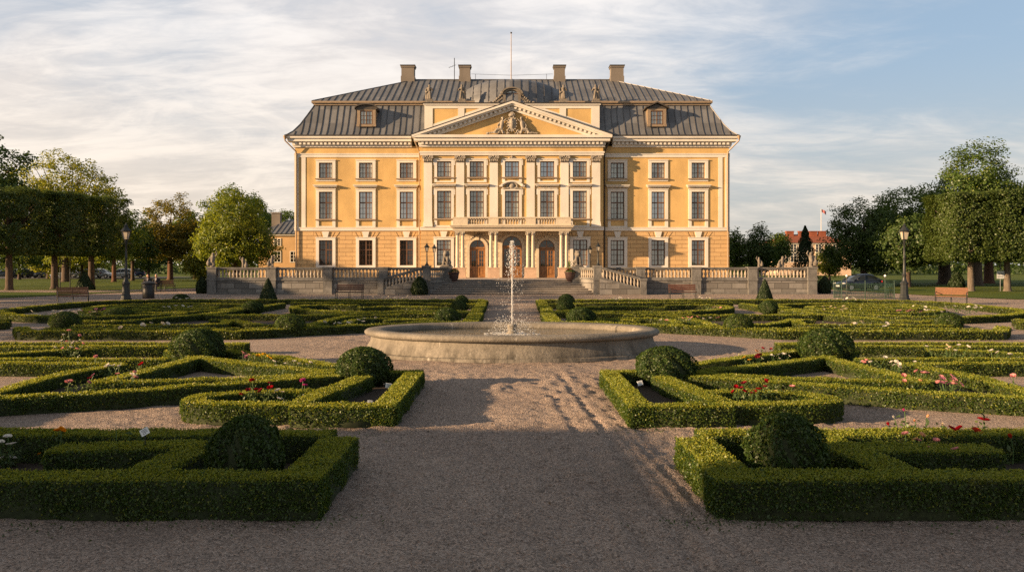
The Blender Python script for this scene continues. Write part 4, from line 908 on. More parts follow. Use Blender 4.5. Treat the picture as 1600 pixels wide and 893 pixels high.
# portico and balcony
colp = [(.19,0),(.19,.07),(.15,.1),(.16,.15),(.142,.2),(.145,1.2),(.122,2.62),(.135,2.66),(.122,2.7),(.14,2.78),(.2,2.98),(.17,3.0)]
COLM = MB().lathe(colp,14).box(-.2,.2,-.2,.2,3.0,3.1).mesh('column', PALE)
ccap = MB()
for k in range(8): a = k*PI/4; ccap.ball((.15*math.cos(a),.15*math.sin(a),2.84),(.06,.06,.11),6,5)
for k in range(4): a = PI/4+k*PI/2; ccap.ball((.2*math.cos(a),.2*math.sin(a),2.95),.065,6,5)
CCAPM = ccap.mesh('capital', RELIEF)
YP = 70.9
for x in (-4.65,-4.2,-1.79,-1.36,1.36,1.79,4.2,4.65):
    c = link('column', COLM, PAL); c.location = (x, YP-YW, 1.95-TZ); link('capital', CCAPM, c)
for x in (-4.43,-1.57,1.57,4.43):
    m = MB(); m.box(-.5,.5,-.3,.3,.12,.82); m.box(-.54,.54,-.34,.34,.0,.12); m.box(-.54,.54,-.34,.34,.82,.9)
    link('column_pedestal', m.mesh('column_pedestal',PINKST), PAL).location = (x, YP-YW, 0)
m = MB(); m.box(-5.0,5.0,YP-.28,YC-.03,5.05,5.2); m.box(-5.06,5.06,YP-.34,YC-.035,5.2,5.34); m.box(-5.18,5.18,YP-.5,YC-.2,5.34,5.45); m.box(-5.26,5.26,YP-.58,YC-.2,5.45,5.54)
BALC = P_('balcony', m, PALE)
BALP = [(.085,0),(.085,.05),(.05,.08),(.055,.12),(.095,.24),(.09,.3),(.055,.42),(.045,.5),(.07,.53),(.085,.55),(.085,.6)]
m = MB(); y0, y1 = YP-.38, YP-.12
for a, b in ((-5.0,-3.75),(-2.0,-1.15),(1.15,2.0),(3.75,5.0)): m.box(a,b,y0,y1,5.54,6.12)
m.box(-5.0,5.0,y0+.02,y1-.02,5.541,5.62); m.box(-5.05,5.05,y0-.04,y1+.04,6.12,6.22)
for sg in (-1,1): m.box(*sorted((sg*4.74,sg*5.0)),y1,YC-.3,5.54,6.12); m.box(*sorted((sg*4.7,sg*5.04)),y1+.042,YC-.25,6.12,6.219)
P_('parapet', m, PALE, BALC)
BM = MB().lathe([(r*.85,z*.83) for r,z in BALP],8).mesh('baluster', BALST)
for a, b, n in ((-3.75,-2.0,8),(-1.15,1.15,10),(2.0,3.75,8)):
    for i in range(n): link('baluster', BM, BALC).location = Vector((a+(i+.5)*(b-a)/n, (y0+y1)/2, 5.62)) - world_loc(BALC)
# mansard roof
EV = (20.0, 73.35, 90.65, 13.6); PROF = [(0,0),(.12,.05),(.55,.42),(1.05,1.1),(1.55,2.0),(1.95,2.75),(2.12,3.1)]
def ring(d, z): return [(-EV[0]+d,EV[1]+d,z),(EV[0]-d,EV[1]+d,z),(EV[0]-d,EV[2]-d,z),(-EV[0]+d,EV[2]-d,z)]
m = MB(); vs = []
for d, z in PROF: vs += ring(d, EV[3]+z)
fs = [(0,1,2,3)]
for i in range(len(PROF)-1): fs += [(i*4+k,i*4+(k+1)%4,(i+1)*4+(k+1)%4,(i+1)*4+k) for k in range(4)]
m.add(vs, fs); mans_mb = m
seam_mb = MB()
BRK = 16.72
m = MB(); RX, RY, RZ = 9.7, 82.0, 20.35; U = (18.1, 75.15, 88.85, 16.95)
m.add([(-U[0],U[1],U[3]),(U[0],U[1],U[3]),(U[0],U[2],U[3]),(-U[0],U[2],U[3]),(-RX,RY,RZ),(RX,RY,RZ)],[(0,1,5,4),(1,2,5),(2,3,4,5),(3,0,4),(3,2,1,0)])
upr_mb = m
for side in (-1,1):
  m = seam_mb
  for i in range(70):
      x = -19.8375+i*.575+.03*math.sin(i*i*1.7)
      if x*side < 7.9: continue
      pts = []
      for (d0,z0),(d1,z1) in zip(PROF[:-1],PROF[1:]):
          for t in (0,.5):
              d = d0+(d1-d0)*t; z = z0+(z1-z0)*t
              if abs(x) <= EV[0]-d-.02: pts.append((x,EV[1]+d-.02,EV[3]+z+.02))
      if abs(x) <= EV[0]-PROF[-1][0]: pts.append((x,EV[1]+PROF[-1][0],EV[3]+PROF[-1][1]))
      for p, q in zip(pts[:-1],pts[1:]): m.bar(p,q,.04,.07,(0,-.5,1))
  for sg in (side,):
      for (d0,z0),(d1,z1) in zip(PROF[:-1],PROF[1:]): m.bar((sg*(EV[0]-d0),EV[1]+d0,EV[3]+z0+.03),(sg*(EV[0]-d1),EV[1]+d1,EV[3]+z1+.03),.06,.06)
MANS = mans_mb.with_trim(seam_mb, 'mansard_roof', ROOF, SEAM, PAL)
m = MB(); m.box(-20.06,20.06,73.28,73.5,13.5,13.62)
for sg in (-1,1): m.box(*sorted((sg*20.06,sg*19.85)),73.5,90.7,13.5,13.619)
P_('gutter', m, DARKCAP, MANS)
m = MB(); m.box(-17.95,17.95,75.3,88.7,16.6,16.78); m.box(-18.12,18.12,75.13,88.87,16.78,16.95); P_('roof_cornice', m, LEAD, MANS)
m = MB()
for i in range(64):
    x = -17.825+i*.575
    tmax = 1 if abs(x) <= RX else (U[0]-abs(x))/(U[0]-RX)
    if tmax > .03: m.bar((x,U[1],U[3]+.03),(x,U[1]+(RY-U[1])*tmax,U[3]+.03+(RZ-U[3])*tmax),.04,.065)
for sg in (-1,1): m.bar((sg*U[0],U[1],U[3]+.03),(sg*RX,RY,RZ+.03),.06,.06)
m.bar((-RX,RY,RZ+.03),(RX,RY,RZ+.03),.14,.1)
UPR = upr_mb.with_trim(m, 'upper_roof', ROOF, SEAM, PAL)
# chimneys
for px in (638,726.5,874,963.5):
    x = XA(px,RY); m = MB(); w = .62 if px in (638,963.5) else .52
    m.box(-w,w,-.5,.5,-2.2,1.25); m.box(-w-.05,w+.05,-.55,.55,-2.2,.25); m.box(-w-.07,w+.07,-.57,.57,1.1,1.25+.001)
    c = link('chimney', m.mesh('chimney',CHIM), PAL); c.location = (x, RY-YW, RZ+.05-TZ)
    MB().box(-w-.12,w+.12,-.62,.62,1.252,1.33).build('chimney_cap', DARKCAP, c)
# attic storey behind the pediment
AY = 73.7
m = MB(); m.box(-7.7,7.7,AY,78,13.3,16.3); ATT = P_('attic', m, YELLOW)
m = MB()
for a, b in ((-7.75,-7.02),(-4.78,-4.22),(4.22,4.78),(7.02,7.75)): m.box(a,b,AY-.06,AY+.02,13.3,16.0)
m.box(-7.75,7.75,AY-.055,AY+.02,16.0,16.3); m.box(-7.85,7.85,AY-.16,78.05,16.301,16.42)
for sg in (-1,1): m.prism([(sg*7.0,sl_(7.0)+.02),(sg*7.0,sl_(7.0)+.55),(sg*1.2,sl_(1.2)+.55),(sg*1.2,sl_(1.2)+.02)],'y',AY-.04,AY+.01); m.box(*sorted((sg*7.702,sg*7.74)),AY+.021,78,13.3,16.3)
P_('attic_frame', m, WHITE, ATT); P_('flashing', MB().box(-7.92,7.92,AY-.22,78.1,16.421,16.50), DARKCAP, ATT)
# domed roof with its cartouche window
m = MB(); rx, ry, rz = 5.6, 4.4, 2.95; cy, cz = 78.6, 16.5; n = 24; k_ = 9; vs = []
for j in range(k_+1):
    e = PI/2*j/k_
    for i in range(n+1):
        a = PI*i/n; vs.append((-rx*math.cos(a)*math.cos(e)**.8, cy-ry*math.sin(a)*math.cos(e)**.8, cz+rz*math.sin(e)))
fs = [(j*(n+1)+i,j*(n+1)+i+1,(j+1)*(n+1)+i+1,(j+1)*(n+1)+i) for j in range(k_) for i in range(n)]
m.add(vs, fs, True)
dome_mb = m
m = MB()
for x in np.arange(-5.0,5.01,.72):
    pts = []
    for e in np.linspace(0,PI/2,8):
        c = math.cos(e)**.8
        if abs(x) < rx*c: pts.append((x, cy-ry*c*math.sqrt(max(0,1-(x/(rx*c))**2))-.01, cz+rz*math.sin(e)+.02))
    for p, q in zip(pts[:-1],pts[1:]): m.bar(p,q,.05,.07,(0,-.4,1))
DOME = dome_mb.with_trim(m, 'domed_roof', ROOF, SEAM, PAL)
m = MB(); wy = 74.35; hz = 16.45
A = lambda r, z: [(-r,z)]+[(r*math.cos(a),hz+.95+r*.62*math.sin(a)) for a in np.linspace(PI,0,13)]+[(r,z)]
m.ring_prism(A(.80,hz),A(.56,hz+.1),'y',wy-.12,wy+.5); m.ring_prism(A(.98,hz+.75)[1:-1],A(.82,hz+.8)[1:-1],'y',wy-.26,wy+.3); m.box(-1.15,1.15,wy-.16,wy+.5,hz-.02,hz+.12)
for sg in (-1,1):
    for k in range(7): m.ball((sg*(.86+.15*k),wy,hz+.92-.14*k+.05*(k%2)),(.13,.12,.12),7,5); m.ball((sg*(.88+.13*k),wy-.02,hz+.55-.09*k),(.10,.10,.13),6,5)
    m.ball((sg*1.95,wy,hz+.16),(.2,.16,.17),8,6); m.ball((sg*.92,wy,hz+1.08),(.11,.12,.14),7,5)
    m.prism([(sg*.95,hz),(sg*1.95,hz),(sg*.95,hz+.95)],'y',wy+.02,wy+.2)
m.prism([(-.9,hz+.5),(.9,hz+.5),(.8,hz+1.5),(-.8,hz+1.5)],'y',wy+.3,wy+2.4)
CART = P_('cartouche_window', m, STATST)
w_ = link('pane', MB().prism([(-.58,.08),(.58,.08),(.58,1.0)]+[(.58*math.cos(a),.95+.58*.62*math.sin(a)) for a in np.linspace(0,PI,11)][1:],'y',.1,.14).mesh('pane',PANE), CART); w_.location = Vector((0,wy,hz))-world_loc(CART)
m = MB(); m.box(-.03,.03,.05,.1,.1,1.28); m.box(-.56,.56,.05,.1,.97,1.03)
for x in (-.28,.28): m.box(x-.015,x+.015,.06,.1,.1,1.22)
m.box(-.56,.56,.06,.1,.52,.55); f_ = m.build('frame', WOODWIN, CART); f_.location = Vector((0,wy,hz))-world_loc(CART)
# dormers
def dormer(x, kind):
    d0 = 75.05; z0 = 14.55; Y0 = 73.62
    m = MB(); m.box(-.82,-.56,0,2.4,0,1.55); m.box(.56,.82,0,2.4,0,1.55); m.box(-.56,.56,0.0,.2,-.1,.08); m.box(-.56,.56,.0,2.0,1.32,1.55)
    m.box(-.86,-.6,-.06,.1,-.1,.12); m.box(.6,.86,-.06,.1,-.1,.12)
    d = link('dormer', m.mesh('dormer',LEAD), PAL); d.location = (x, 73.98-YW, z0-TZ)
    rf = MB()
    if kind: A = lambda r, e: [((r)*math.cos(a), 1.42+e+.42*math.sin(a)) for a in np.linspace(PI,0,13)]; rf.ring_prism(A(1.02,.1),A(1.0,-.02),'y',-.28,2.5); rf.prism(A(.95,.0),'y',-.05,2.3)
    else: rf.prism([(-1.06,1.5),(0,1.98),(1.06,1.5),(1.06,1.6),(0,2.1),(-1.06,1.6)],'y',-.28,2.5); rf.prism([(-.9,1.5),(.9,1.5),(0,1.9)],'y',-.04,2.3)
    rf.build('dormer_roof', LEADD, d)
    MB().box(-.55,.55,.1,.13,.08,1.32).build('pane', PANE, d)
    f = MB(); f.box(-.56,-.48,.03,.1,.08,1.32); f.box(.48,.56,.03,.1,.08,1.32); f.box(-.04,.04,.02,.1,.08,1.32); f.box(-.48,-.04,.03,.1,.08,.15); f.box(.04,.48,.03,.1,.08,.15); f.box(-.48,-.04,.03,.1,1.24,1.32); f.box(.04,.48,.03,.1,1.24,1.32)
    for z in (.5,.88): f.box(-.48,-.04,.05,.09,z-.015,z+.015); f.box(.04,.48,.05,.09,z-.015,z+.015)
    for s in (-1,1): f.box(s*.26-.015,s*.26+.015,.05,.09,.15,1.24)
    f.build('frame', WOODWIN, d)
dormer(XA(572.5,74),True); dormer(XA(1026.5,74),False)
for sg in (-1,1):                                     # small dormers on the end slopes, seen from the side
    m = MB(); m.box(*sorted((sg*17.9,sg*18.75)),80.5,82,15.3,16.2); P_('side_dormer', m, LEADD)
# rainwater pipes
for x, y, bx in ((-19.15,YW,-20.0),(-8.22,YW,-8.6),(8.22,YW,8.6),(19.15,YW,20.0)):
    m = MB(); m.tube([(bx,73.3,13.45),(bx,73.3,13.1),(x,YW-.2,12.2),(x,YW-.13,11.9),(x,YW-.13,TZ+.1)],.062,8); m.lathe([(.06,-.3),(.16,0),(.17,.08)],8,(bx,73.3,13.45))
    P_('downpipe', m, LEADD if x==8.22 else LEAD)
# things that stand on the roof
def figure_mesh(seed):                                # draped standing stone figure
    r = random.Random(seed); m = MB(); s = -1 if seed%2 else 1
    m.lathe([(.30,0),(.32,.1),(.27,.5),(.22,.85),(.2,1.0)],10,(0,0,0),1,.8); m.capsule((0,0,.95),(.03*s,0,1.4),.2,.24); m.ball((0,0,1.42),(.3,.17,.14)); m.tube([(0,0,1.45),(.02*s,0,1.62)],.08,7); m.ball((.03*s,-.02,1.74),(.12,.13,.16)); m.ball((.03*s,.04,1.78),(.14,.13,.14))
    m.capsule((.27*s,0,1.4),(.42*s,-.06,1.12),.1,.08); m.capsule((.42*s,-.06,1.12),(.3*s,-.24,1.32),.08,.06)
    m.capsule((-.27*s,0,1.4),(-.40*s,-.02,1.08),.1,.08); m.capsule((-.4*s,-.02,1.08),(-.36*s,-.12,.8),.08,.07)
    m.capsule((.1*s,-.1,.9),(.16*s,-.16,.15),.16,.13); m.capsule((-.3*s,.02,.95),(-.34*s,0,.1),.12,.15); m.capsule((.25*s,.02,1.3),(-.25*s,-.12,.9),.1,.12)
    if seed == 2: m.tube([(-.42,-.1,.0),(-.42,-.12,1.7)],.04,6)
    if seed == 3: m.capsule((.3,-.2,1.3),(.38,-.2,1.8),.07,.06)
    return fuse(m,'statue',.045,1)
for i, px in enumerate((670.5,722,880,931)):
    o = thing('roof_statue', ['draped stone figure, outermost on the attic above the left end of the pediment','draped stone figure holding a staff by the inner left chimney','draped stone figure with raised arm by the inner right chimney','draped stone figure, outermost on the attic above the right end of the pediment'][i],'statue',(XA(px,74.2),74.2,16.5),0,'stone figures along the attic edge')
    m = figure_mesh(i); m.materials.append(STATST); s = link('figure', m, o); s.location = (0,0,.4); s.scale = (.78,.78,.70)
    MB().box(-.34,.34,-.34,.34,0,.3).box(-.3,.3,-.3,.3,.3,.4).build('plinth', STATST, o)
o = thing('flagpole','tall bare white flagpole on the middle of the palace roof','flagpole',(XA(798.7,80),80,19.4))
MB().tube([(0,0,-1.2),(0,0,5.0)],[.05,.03],8).build('pole', LEAD, o); MB().ball((0,0,5.05),.09).build('finial', DARKCAP, o)
o = thing('antenna','thin television antenna beside the inner left chimney','antenna',(XA(710,81.5),81.5,20.1))
MB().tube([(0,0,-.3),(0,0,2.3)],.035,6).build('mast', IRON, o)
m = MB().bar((-.55,0,1.35),(.15,.0,1.62),.03,.03)
for k in range(4): m.bar((-.5+.16*k,-.25,1.37+.06*k),(-.5+.16*k,.25,1.37+.06*k),.02,.02)
m.build('aerial', IRON, o)
o = thing('ridge_wire','thin wire stretched above the roof ridge between the inner chimneys','wire',(0,82.0,20.4))
MB().tube([(-4.0,0,.55),(0,0,.42),(4.0,0,.55)],.015,5).build('wire', IRON, o)
m = MB()
for x in (-3.6,3.4): m.tube([(x,0,-.05),(x,0,.55)],.02,5)
m.build('wire_post', IRON, o)
# ------------------------------------------------------------------ terrace, steps, balustrades
YT = 61.6
TER = thing('terrace','raised stone terrace with a rough grey retaining wall in front of the palace','terrace',(0,YT,0))
def T_(name, mb, mat, parent=None): return mb.build(name, mat, parent or TER, world=True)
CHL = (6.35, 60.95, 4.95, 63.35)                     # splayed cheek: front x, y and back x, y
fl = MB().prism([(-22.4,YT+.35),(-6.6,YT+.35),(-4.8,63.5),(4.8,63.5),(6.6,YT+.35),(22.4,YT+.35),(22.4,92),(-22.4,92)],'z',.9,TZ)
T_('floor', fl, flat('terrace_gravel',(.36,.30,.25),.9,0,.2,3))
for sg in (-1,1):
    m = MB(); m.box(*sorted((sg*6.5,sg*22.4)),YT-.15,YT+.35,0,TZ-.04); m.box(*sorted((sg*22.4,sg*21.9)),YT+.351,78,0,TZ-.04); T_('retaining_wall', m, WALLST)
    m = MB(); m.box(*sorted((sg*6.45,sg*22.5)),YT-.22,YT+.42,TZ-.04,TZ+.06); T_('coping', m, GREYST)
    m = MB(); m.box(*sorted((sg*6.5,sg*22.42)),YT-.21,YT-.1,0,.16); T_('plinth', m, GREYST)
PX = [9.5,13.6,17.75,22.15]
def pier(x, y, top=2.02, w=.33, z0=0, rz=0):
    m = MB(); m.box(-w,w,-w,w,z0,top-.12); m.box(-w-.05,w+.05,-w-.05,w+.05,top-.12,top); m.box(-w-.04,w+.04,-w-.04,w+.04,max(z0,TZ-.03),TZ+.14)
    o = link('pier', m.mesh('pier',GREYST), TER); o.location = (x, y-YT, 0); o.rotation_euler = (0,0,rz); return o
for sg in (-1,1):
    for x in PX: pier(sg*x, YT+.02)
    pier(sg*6.25, 60.85, 2.12, .28); pier(sg*4.98, 63.1, 2.06, .42); pier(sg*9.55, 60.6, 1.2, .22)
    m = MB(); a = Vector((sg*CHL[0],CHL[1],0)); b = Vector((sg*CHL[2],CHL[3],0)); d = (b-a).normalized(); nn = Vector((-d.y,d.x,0))*.22
    m.prism([(p.x,p.y) for p in (a-nn,b-nn,b+nn,a+nn)],'z',0,TZ+.05); T_('cheek_wall', m, WALLST)
    m = MB(); m.prism([(sg*9.4,0),(sg*6.4,0),(sg*6.4,1.16),(sg*9.4,.36)],'y',60.42,60.78); T_('wing_wall', m, WALLST)
ST = thing('stone_steps','broad grey stone steps widening down from the palace entrance','steps',(0,60.9,0))
for i in range(7):
    y = 60.95+i*.37; hw = lambda yy: 6.28-(yy-60.95)*1.36/2.3
    m = MB().prism([(-hw(y),y),(hw(y),y),(hw(63.55),63.55+.001*i),(-hw(63.55),63.55+.001*i)],'z',i*.15,(i+1)*.15-.05); s_ = m.build('step', STEPD, ST, world=True)
    MB().prism([(-hw(y)-.0,y-.035-60.9),(hw(y),y-.035-60.9),(hw(63.5),2.64),(-hw(63.5),2.64)],'z',(i+1)*.15-.05,(i+1)*.15).build('tread', STEPST, s_)
BALM = MB().lathe(BALP,8).mesh('baluster', BALST)
def balustrade(label, a, b, za, zb, n):
    a = Vector((*a,za)); b = Vector((*b,zb)); d = b-a; o = thing('balustrade', label, 'balustrade', a, 0, 'stone balustrade runs of the terrace')
    z = Vector((0,0,1)); up = (0,0,1)
    sh = lambda h0, h1, w, nm: MB().bar((0,0,(h0+h1)/2), d+z*(h0+h1)/2, w, h1-h0, up).build(nm, GREYST, o)
    sh(0,.13,.3,'base_rail'); sh(.70,.80,.26,'rail'); sh(.80,.875,.38,'top_rail')
    for i in range(n):
        q = link('baluster', BALM, o); q.location = d*((i+.5)/n)+z*.1; q.scale = (1.1,1.1,1.03)
nm = ['from steps to first square pier','between first and second square piers','between second and third square piers','at the outer end of the terrace']
for sg, s in ((-1,'left'),(1,'right')):
    xs = [6.5]+PX
    for k in range(4):
        a, b = xs[k]+(.33 if k else .1), xs[k+1]-.33
        balustrade(f'stone balustrade run {nm[k]}, {s} of the steps', (sg*a,YT+.02),(sg*b,YT+.02),TZ+.06,TZ+.06,int(round((b-a)/.262)))
    balustrade(f'sloping stone balustrade on the {s} wing wall of the steps', (sg*9.3,60.6),(sg*6.55,60.6),.38,1.13,11)
    balustrade(f'short level balustrade between lamp pier and lion pier, {s} of the steps', (sg*6.08,61.1),(sg*5.22,62.68),TZ+.05,TZ+.05,7)
# lions on the inner piers
def lion():
    m = MB(); m.capsule((0,.18,.25),(0,-.08,.62),.24,.2); m.ball((0,-.14,.84),(.2,.22,.22)); m.ball((0,-.02,.8),(.27,.22,.28)); m.ball((0,-.34,.78),(.11,.12,.1))
    for s in (-1,1):
        m.capsule((s*.14,-.2,.55),(s*.15,-.28,.06),.1,.075); m.ball((s*.15,-.36,.06),(.09,.13,.06)); m.ball((s*.22,.15,.2),(.14,.25,.2)); m.ball((s*.25,-.08,.06),(.08,.17,.06)); m.ball((s*.15,-.06,1.04),.065)
    m.tube([(0,.38,.1),(.12,.5,.2),(.1,.48,.5)],[.06,.05,.06],6); m.box(-.34,.34,-.48,.48,-.08,.03); return fuse(m,'stone_lion',.035,1)
LM = lion(); LM.materials.append(STATST)
for sg, s in ((-1,'weathered dark grey stone lion seated on the pier left of the steps'),(1,'pale stone lion seated on the pier right of the steps')):
    o = link('stone_lion', LM); o.location = (sg*4.98,63.1,2.14); o.scale = (1,.85,1.05); o.rotation_euler = (0,0,sg*.2); tag(o, s, 'statue', 'stone lions by the steps')
# small garden sculptures on the terrace rail
def putto(seed):
    r = random.Random(seed); m = MB(); s = 1 if seed%2 else -1
    m.lathe([(.22,0),(.2,.1)],8); m.capsule((-.1,0,.1),(-.07,0,.42),.09,.12); m.capsule((.12*s,-.06,.1),(.08,0,.42),.09,.12); m.capsule((0,0,.45),(.04*s,0,.78),.17,.18); m.ball((.06*s,-.03,1.04),(.14,.15,.16)); m.tube([(.04*s,0,.85),(.06*s,0,.98)],.08,6)
    m.capsule((.18*s,0,.82),(.4*s,-.1,1.0+.1*r.random()),.07,.055); m.capsule((-.16*s,0,.8),(-.32*s,-.12,.55),.07,.055); m.capsule((.4*s,-.1,1.05),(.3*s,-.1,1.25),.06,.05); m.ball((-.3*s,-.05,.3),(.2,.18,.26)); m.ball((-.14*s,.05,.6),(.22,.12,.2))
    return fuse(m,'garden_sculpture',.04,1)
for i, (px, zz, sc, lab) in enumerate([(332,2.02,1.05,'grey stone child figure on the outermost left terrace pier'),(380.5,1.93,.8,'small warm toned sculpture on the rail near the left end of the terrace'),(424.5,2.02,.85,'weathered sculpture on the pier in front of the low yellow side building'),
      (1186.5,2.02,.72,'dark small sculpture on the pier at the right corner of the palace'),(1222,1.93,.88,'sunlit golden stone child figure on the right terrace rail'),(1268,2.02,1.1,'pale stone child figure on the outermost right terrace pier')]):
    me = putto(i+1); me.materials.append(STATST); o = link('garden_sculpture', me); o.location = (XA(px,YT),YT+.02,zz-.01); sc *= .86; o.scale = (sc,sc,sc); tag(o, lab, 'statue', 'small sculptures along the terrace rail')
# lamps on the terrace
def lantern_parts(root, z, s, pole_r, base=True):
    """four sided glass lantern with iron cap; z is the underside"""
    m = MB(); m.lathe([(.05*s,-.12*s),(.09*s,-.05*s),(.16*s,0)],8,(0,0,z))
    for k in range(4):
        a = PI/4+k*PI/2; m.bar((.16*s*math.cos(a),.16*s*math.sin(a),z),(.27*s*math.cos(a),.27*s*math.sin(a),z+.5*s),.03*s,.03*s)
        b = a+PI/2; m.bar((.27*s*math.cos(a),.27*s*math.sin(a),z+.5*s),(.27*s*math.cos(b),.27*s*math.sin(b),z+.5*s),.03*s,.03*s)
    ln = m.build('lantern', IRON, root)
    MB().lathe([(.15,0.01),(.255,.49)],4,(0,0,0),s,s,False,PI/4).build('glass', GLASSL, ln, loc=(0,0,z)).scale = (1,1,s)
    MB().lathe([(.34,.5),(.35,.53),(.26,.62),(.12,.78),(.1,.82),(.14,.85),(.08,.9),(.03,.98),(.01,1.06)],8,(0,0,0),1,1,False).build('cap', IRON, ln, loc=(0,0,z)).scale = (s,s,s)
for px, Y, z0, z1, lab in ((667,60.85,2.12,3.05,'small black lantern on the stone pier left of the steps'),(678.5,64.5,TZ,3.05,'slim black lamp post standing on the terrace behind the left lamp pier'),(934.5,60.85,2.12,3.1,'small black lantern on the stone pier right of the steps'),(921.5,64.5,TZ,2.95,'slim black lamp post standing on the terrace behind the right lamp pier')):
    o = thing('terrace_lamp', lab, 'lamp', (XA(px,Y),Y,z0), 0, 'black lamps by the steps')
    h = z1-z0; MB().lathe([(.14,0),(.15,.06),(.09,.12),(.055,.25),(.04,h-.1),(.05,h)],10).build('pole', IRON, o); lantern_parts(o, h+.1, .62, .04)
# planters at the head of the steps
for sg, lab in ((-1,'round dark planter of red flowers at the left head of the steps'),(1,'round dark planter of red flowers with tall greenery at the right head of the steps')):
    o = thing('planter', lab, 'planter', (sg*4.42,62.9,.9), 0, 'planters at the head of the steps')
    MB().lathe([(.2,0),(.22,.05),(.36,.25),(.4,.5),(.42,.62),(.46,.66),(.46,.72),(.40,.72),(.36,.64),(.02,.62)],16).build('pot', flat('planter_glaze',(.06,.035,.03),.35), o)
    n = 260; th = RNG.random(n)*2*PI; r_ = .42*np.sqrt(RNG.random(n)); P = np.column_stack([r_*np.cos(th),r_*np.sin(th),.74+.26*(1-(r_/.45)**2)*RNG.random(n)])
    V,Q = leafquads(P,np.tile((0,-.3,1.),(n,1)),.12,.6,.8); link('foliage', quadmesh('foliage',V,Q,[L_FLW]), o)
    for k in range(14):
        b = link('blossom', blossom_mesh('rose','red'), o); a = k*2.4; rr = .1+.3*((k*7)%10)/10; b.location = (rr*math.cos(a),rr*math.sin(a),.98-.25*rr); b.scale = (.13,.13,.13)
    if sg > 0:
        n = 120; P = np.column_stack([RNG.normal(size=n)*.1-.1,RNG.normal(size=n)*.1,.8+.75*RNG.random(n)]); V,Q = leafquads(P,np.tile((0,-.3,.6),(n,1)),.16,.35,.8); link('foliage', quadmesh('foliage',V,Q,[L_MID]), o)

# ------------------------------------------------------------------ fountain
FY = 21.05; FO = thing('fountain','wide low oval stone basin of the fountain with a thick rounded rim','fountain',(0,FY,0)); OF = (3.21,1.95)
MB().lathe([(.03,.12),(.045,.46),(.03,.50)],112,off=OF).build('inner_wall', stone('algae_stone',(.07,.065,.035),3,.4,(.025,.028,.014),.6,.4), FO)
prof = [(.06,.40),(.30,.44),(.345,.42),(.34,.36),(.37,.28),(.43,.18),(.455,.11),(.455,.09),(.53,.075),(.545,.0)]
MB().lathe(prof,112,off=OF).build('basin', FOUNT, FO)
MB().lathe([(.05,.38),(.0,.45),(.005,.53),(.05,.575),(.10,.59),(.36,.60),(.45,.585),(.495,.55),(.50,.51),(.47,.465),(.40,.44),(.33,.425)],112,off=OF).build('rim', FOUNT, FO)
MB().lathe([(.15,.1),(.15,.47),(.11,.50),(.10,.56),(.125,.64),(.11,.69),(.06,.71)],14).build('nozzle', FOUNT, FO)
def watermat():
    t = NT('pool_water'); w = t.world(); n = t.noise(t.world((1,1.8,1)),5,4,.6,.4); 
    g = t.n('ShaderNodeVectorMath', operation='DISTANCE'); t.l(w, g.inputs[0]); g.inputs[1].default_value = (0,FY,.49)
    rg = t.math('MULTIPLY', t.math('SINE', t.math('MULTIPLY', g.outputs['Value'], 26.0)), t.ramp(g.outputs['Value'],.2,2.2,.5,0))
    return t.pbr(t.mix(t.ramp(n,.4,.65), (.028,.027,.014), (.065,.058,.03)), .08, normal=t.bump(t.math('ADD',n,rg),.55,.03), spec=.5)
m = MB(); N_ = 72; m.add([(0,FY,.45)]+[(3.27*math.cos(2*PI*i/N_),FY+2.0*math.sin(2*PI*i/N_),.45) for i in range(N_)],[(0,1+i,1+(i+1)%N_) for i in range(N_)])
tag(m.build('water', watermat()), 'rippled greenish water in the fountain basin', None, None, 'structure')
t = NT('spray_water'); d = t.n('ShaderNodeBsdfDiffuse'); d.inputs[0].default_value = (.86,.86,.84,1); tn = t.n('ShaderNodeBsdfTranslucent'); tn.inputs[0].default_value = (.85,.85,.84,1); gl = t.n('ShaderNodeBsdfGlossy'); gl.inputs['Roughness'].default_value = .15
a_ = t.n('ShaderNodeMixShader'); a_.inputs[0].default_value = .45; t.l(d.outputs[0],a_.inputs[1]); t.l(tn.outputs[0],a_.inputs[2]); tp = t.n('ShaderNodeBsdfTransparent'); b_ = t.n('ShaderNodeMixShader'); b_.inputs[0].default_value = .25; t.l(a_.outputs[0],b_.inputs[1]); t.l(gl.outputs[0],b_.inputs[2])
c_ = t.n('ShaderNodeMixShader'); c_.inputs[0].default_value = .22; t.l(b_.outputs[0],c_.inputs[1]); t.l(tp.outputs[0],c_.inputs[2]); t.l(c_.outputs[0],t.out.inputs[0]); SPRAY = t.m
m = MB(); r = random.Random(5)
zs = np.linspace(.70,2.5,60); m.tube([(r.gauss(0,.004)+.0,FY+r.gauss(0,.004),z) for z in zs],[.0125*(1+.5*r.random())+.003*math.sin(z*31) for z in zs],6)
def drop(x, y, z, s, st=1.6): m.ball((x,FY+y,z),(s,s,s*st),5,4)
for i in range(330):                                  # breaking head of the jet
    z = 1.75+1.05*r.random()**.6; w = .03+.062*math.sin(PI*min(1,max(0,(z-1.7)/1.15))); drop(r.gauss(0,w*.75),r.gauss(0,w*.75),z,r.uniform(.004,.013),r.uniform(1,2.4))
for i in range(430):                                  # falling drops
    z = .5+2.0*r.random(); w = .06+.24*(1-(z-.5)/2.0)**.8; drop(r.gauss(0,w)+.03,r.gauss(0,w),z,r.uniform(.003,.008),r.uniform(1,2.2))
for i in range(420):                                  # splash around the nozzle
    a = r.random()*2*PI; q = r.random(); rr = .13+.5*q; z = .52+.36*math.sin(PI*min(1,q*1.05))*r.random(); drop(rr*math.cos(a),rr*math.sin(a)*.9,z,r.uniform(.004,.010),1.2)
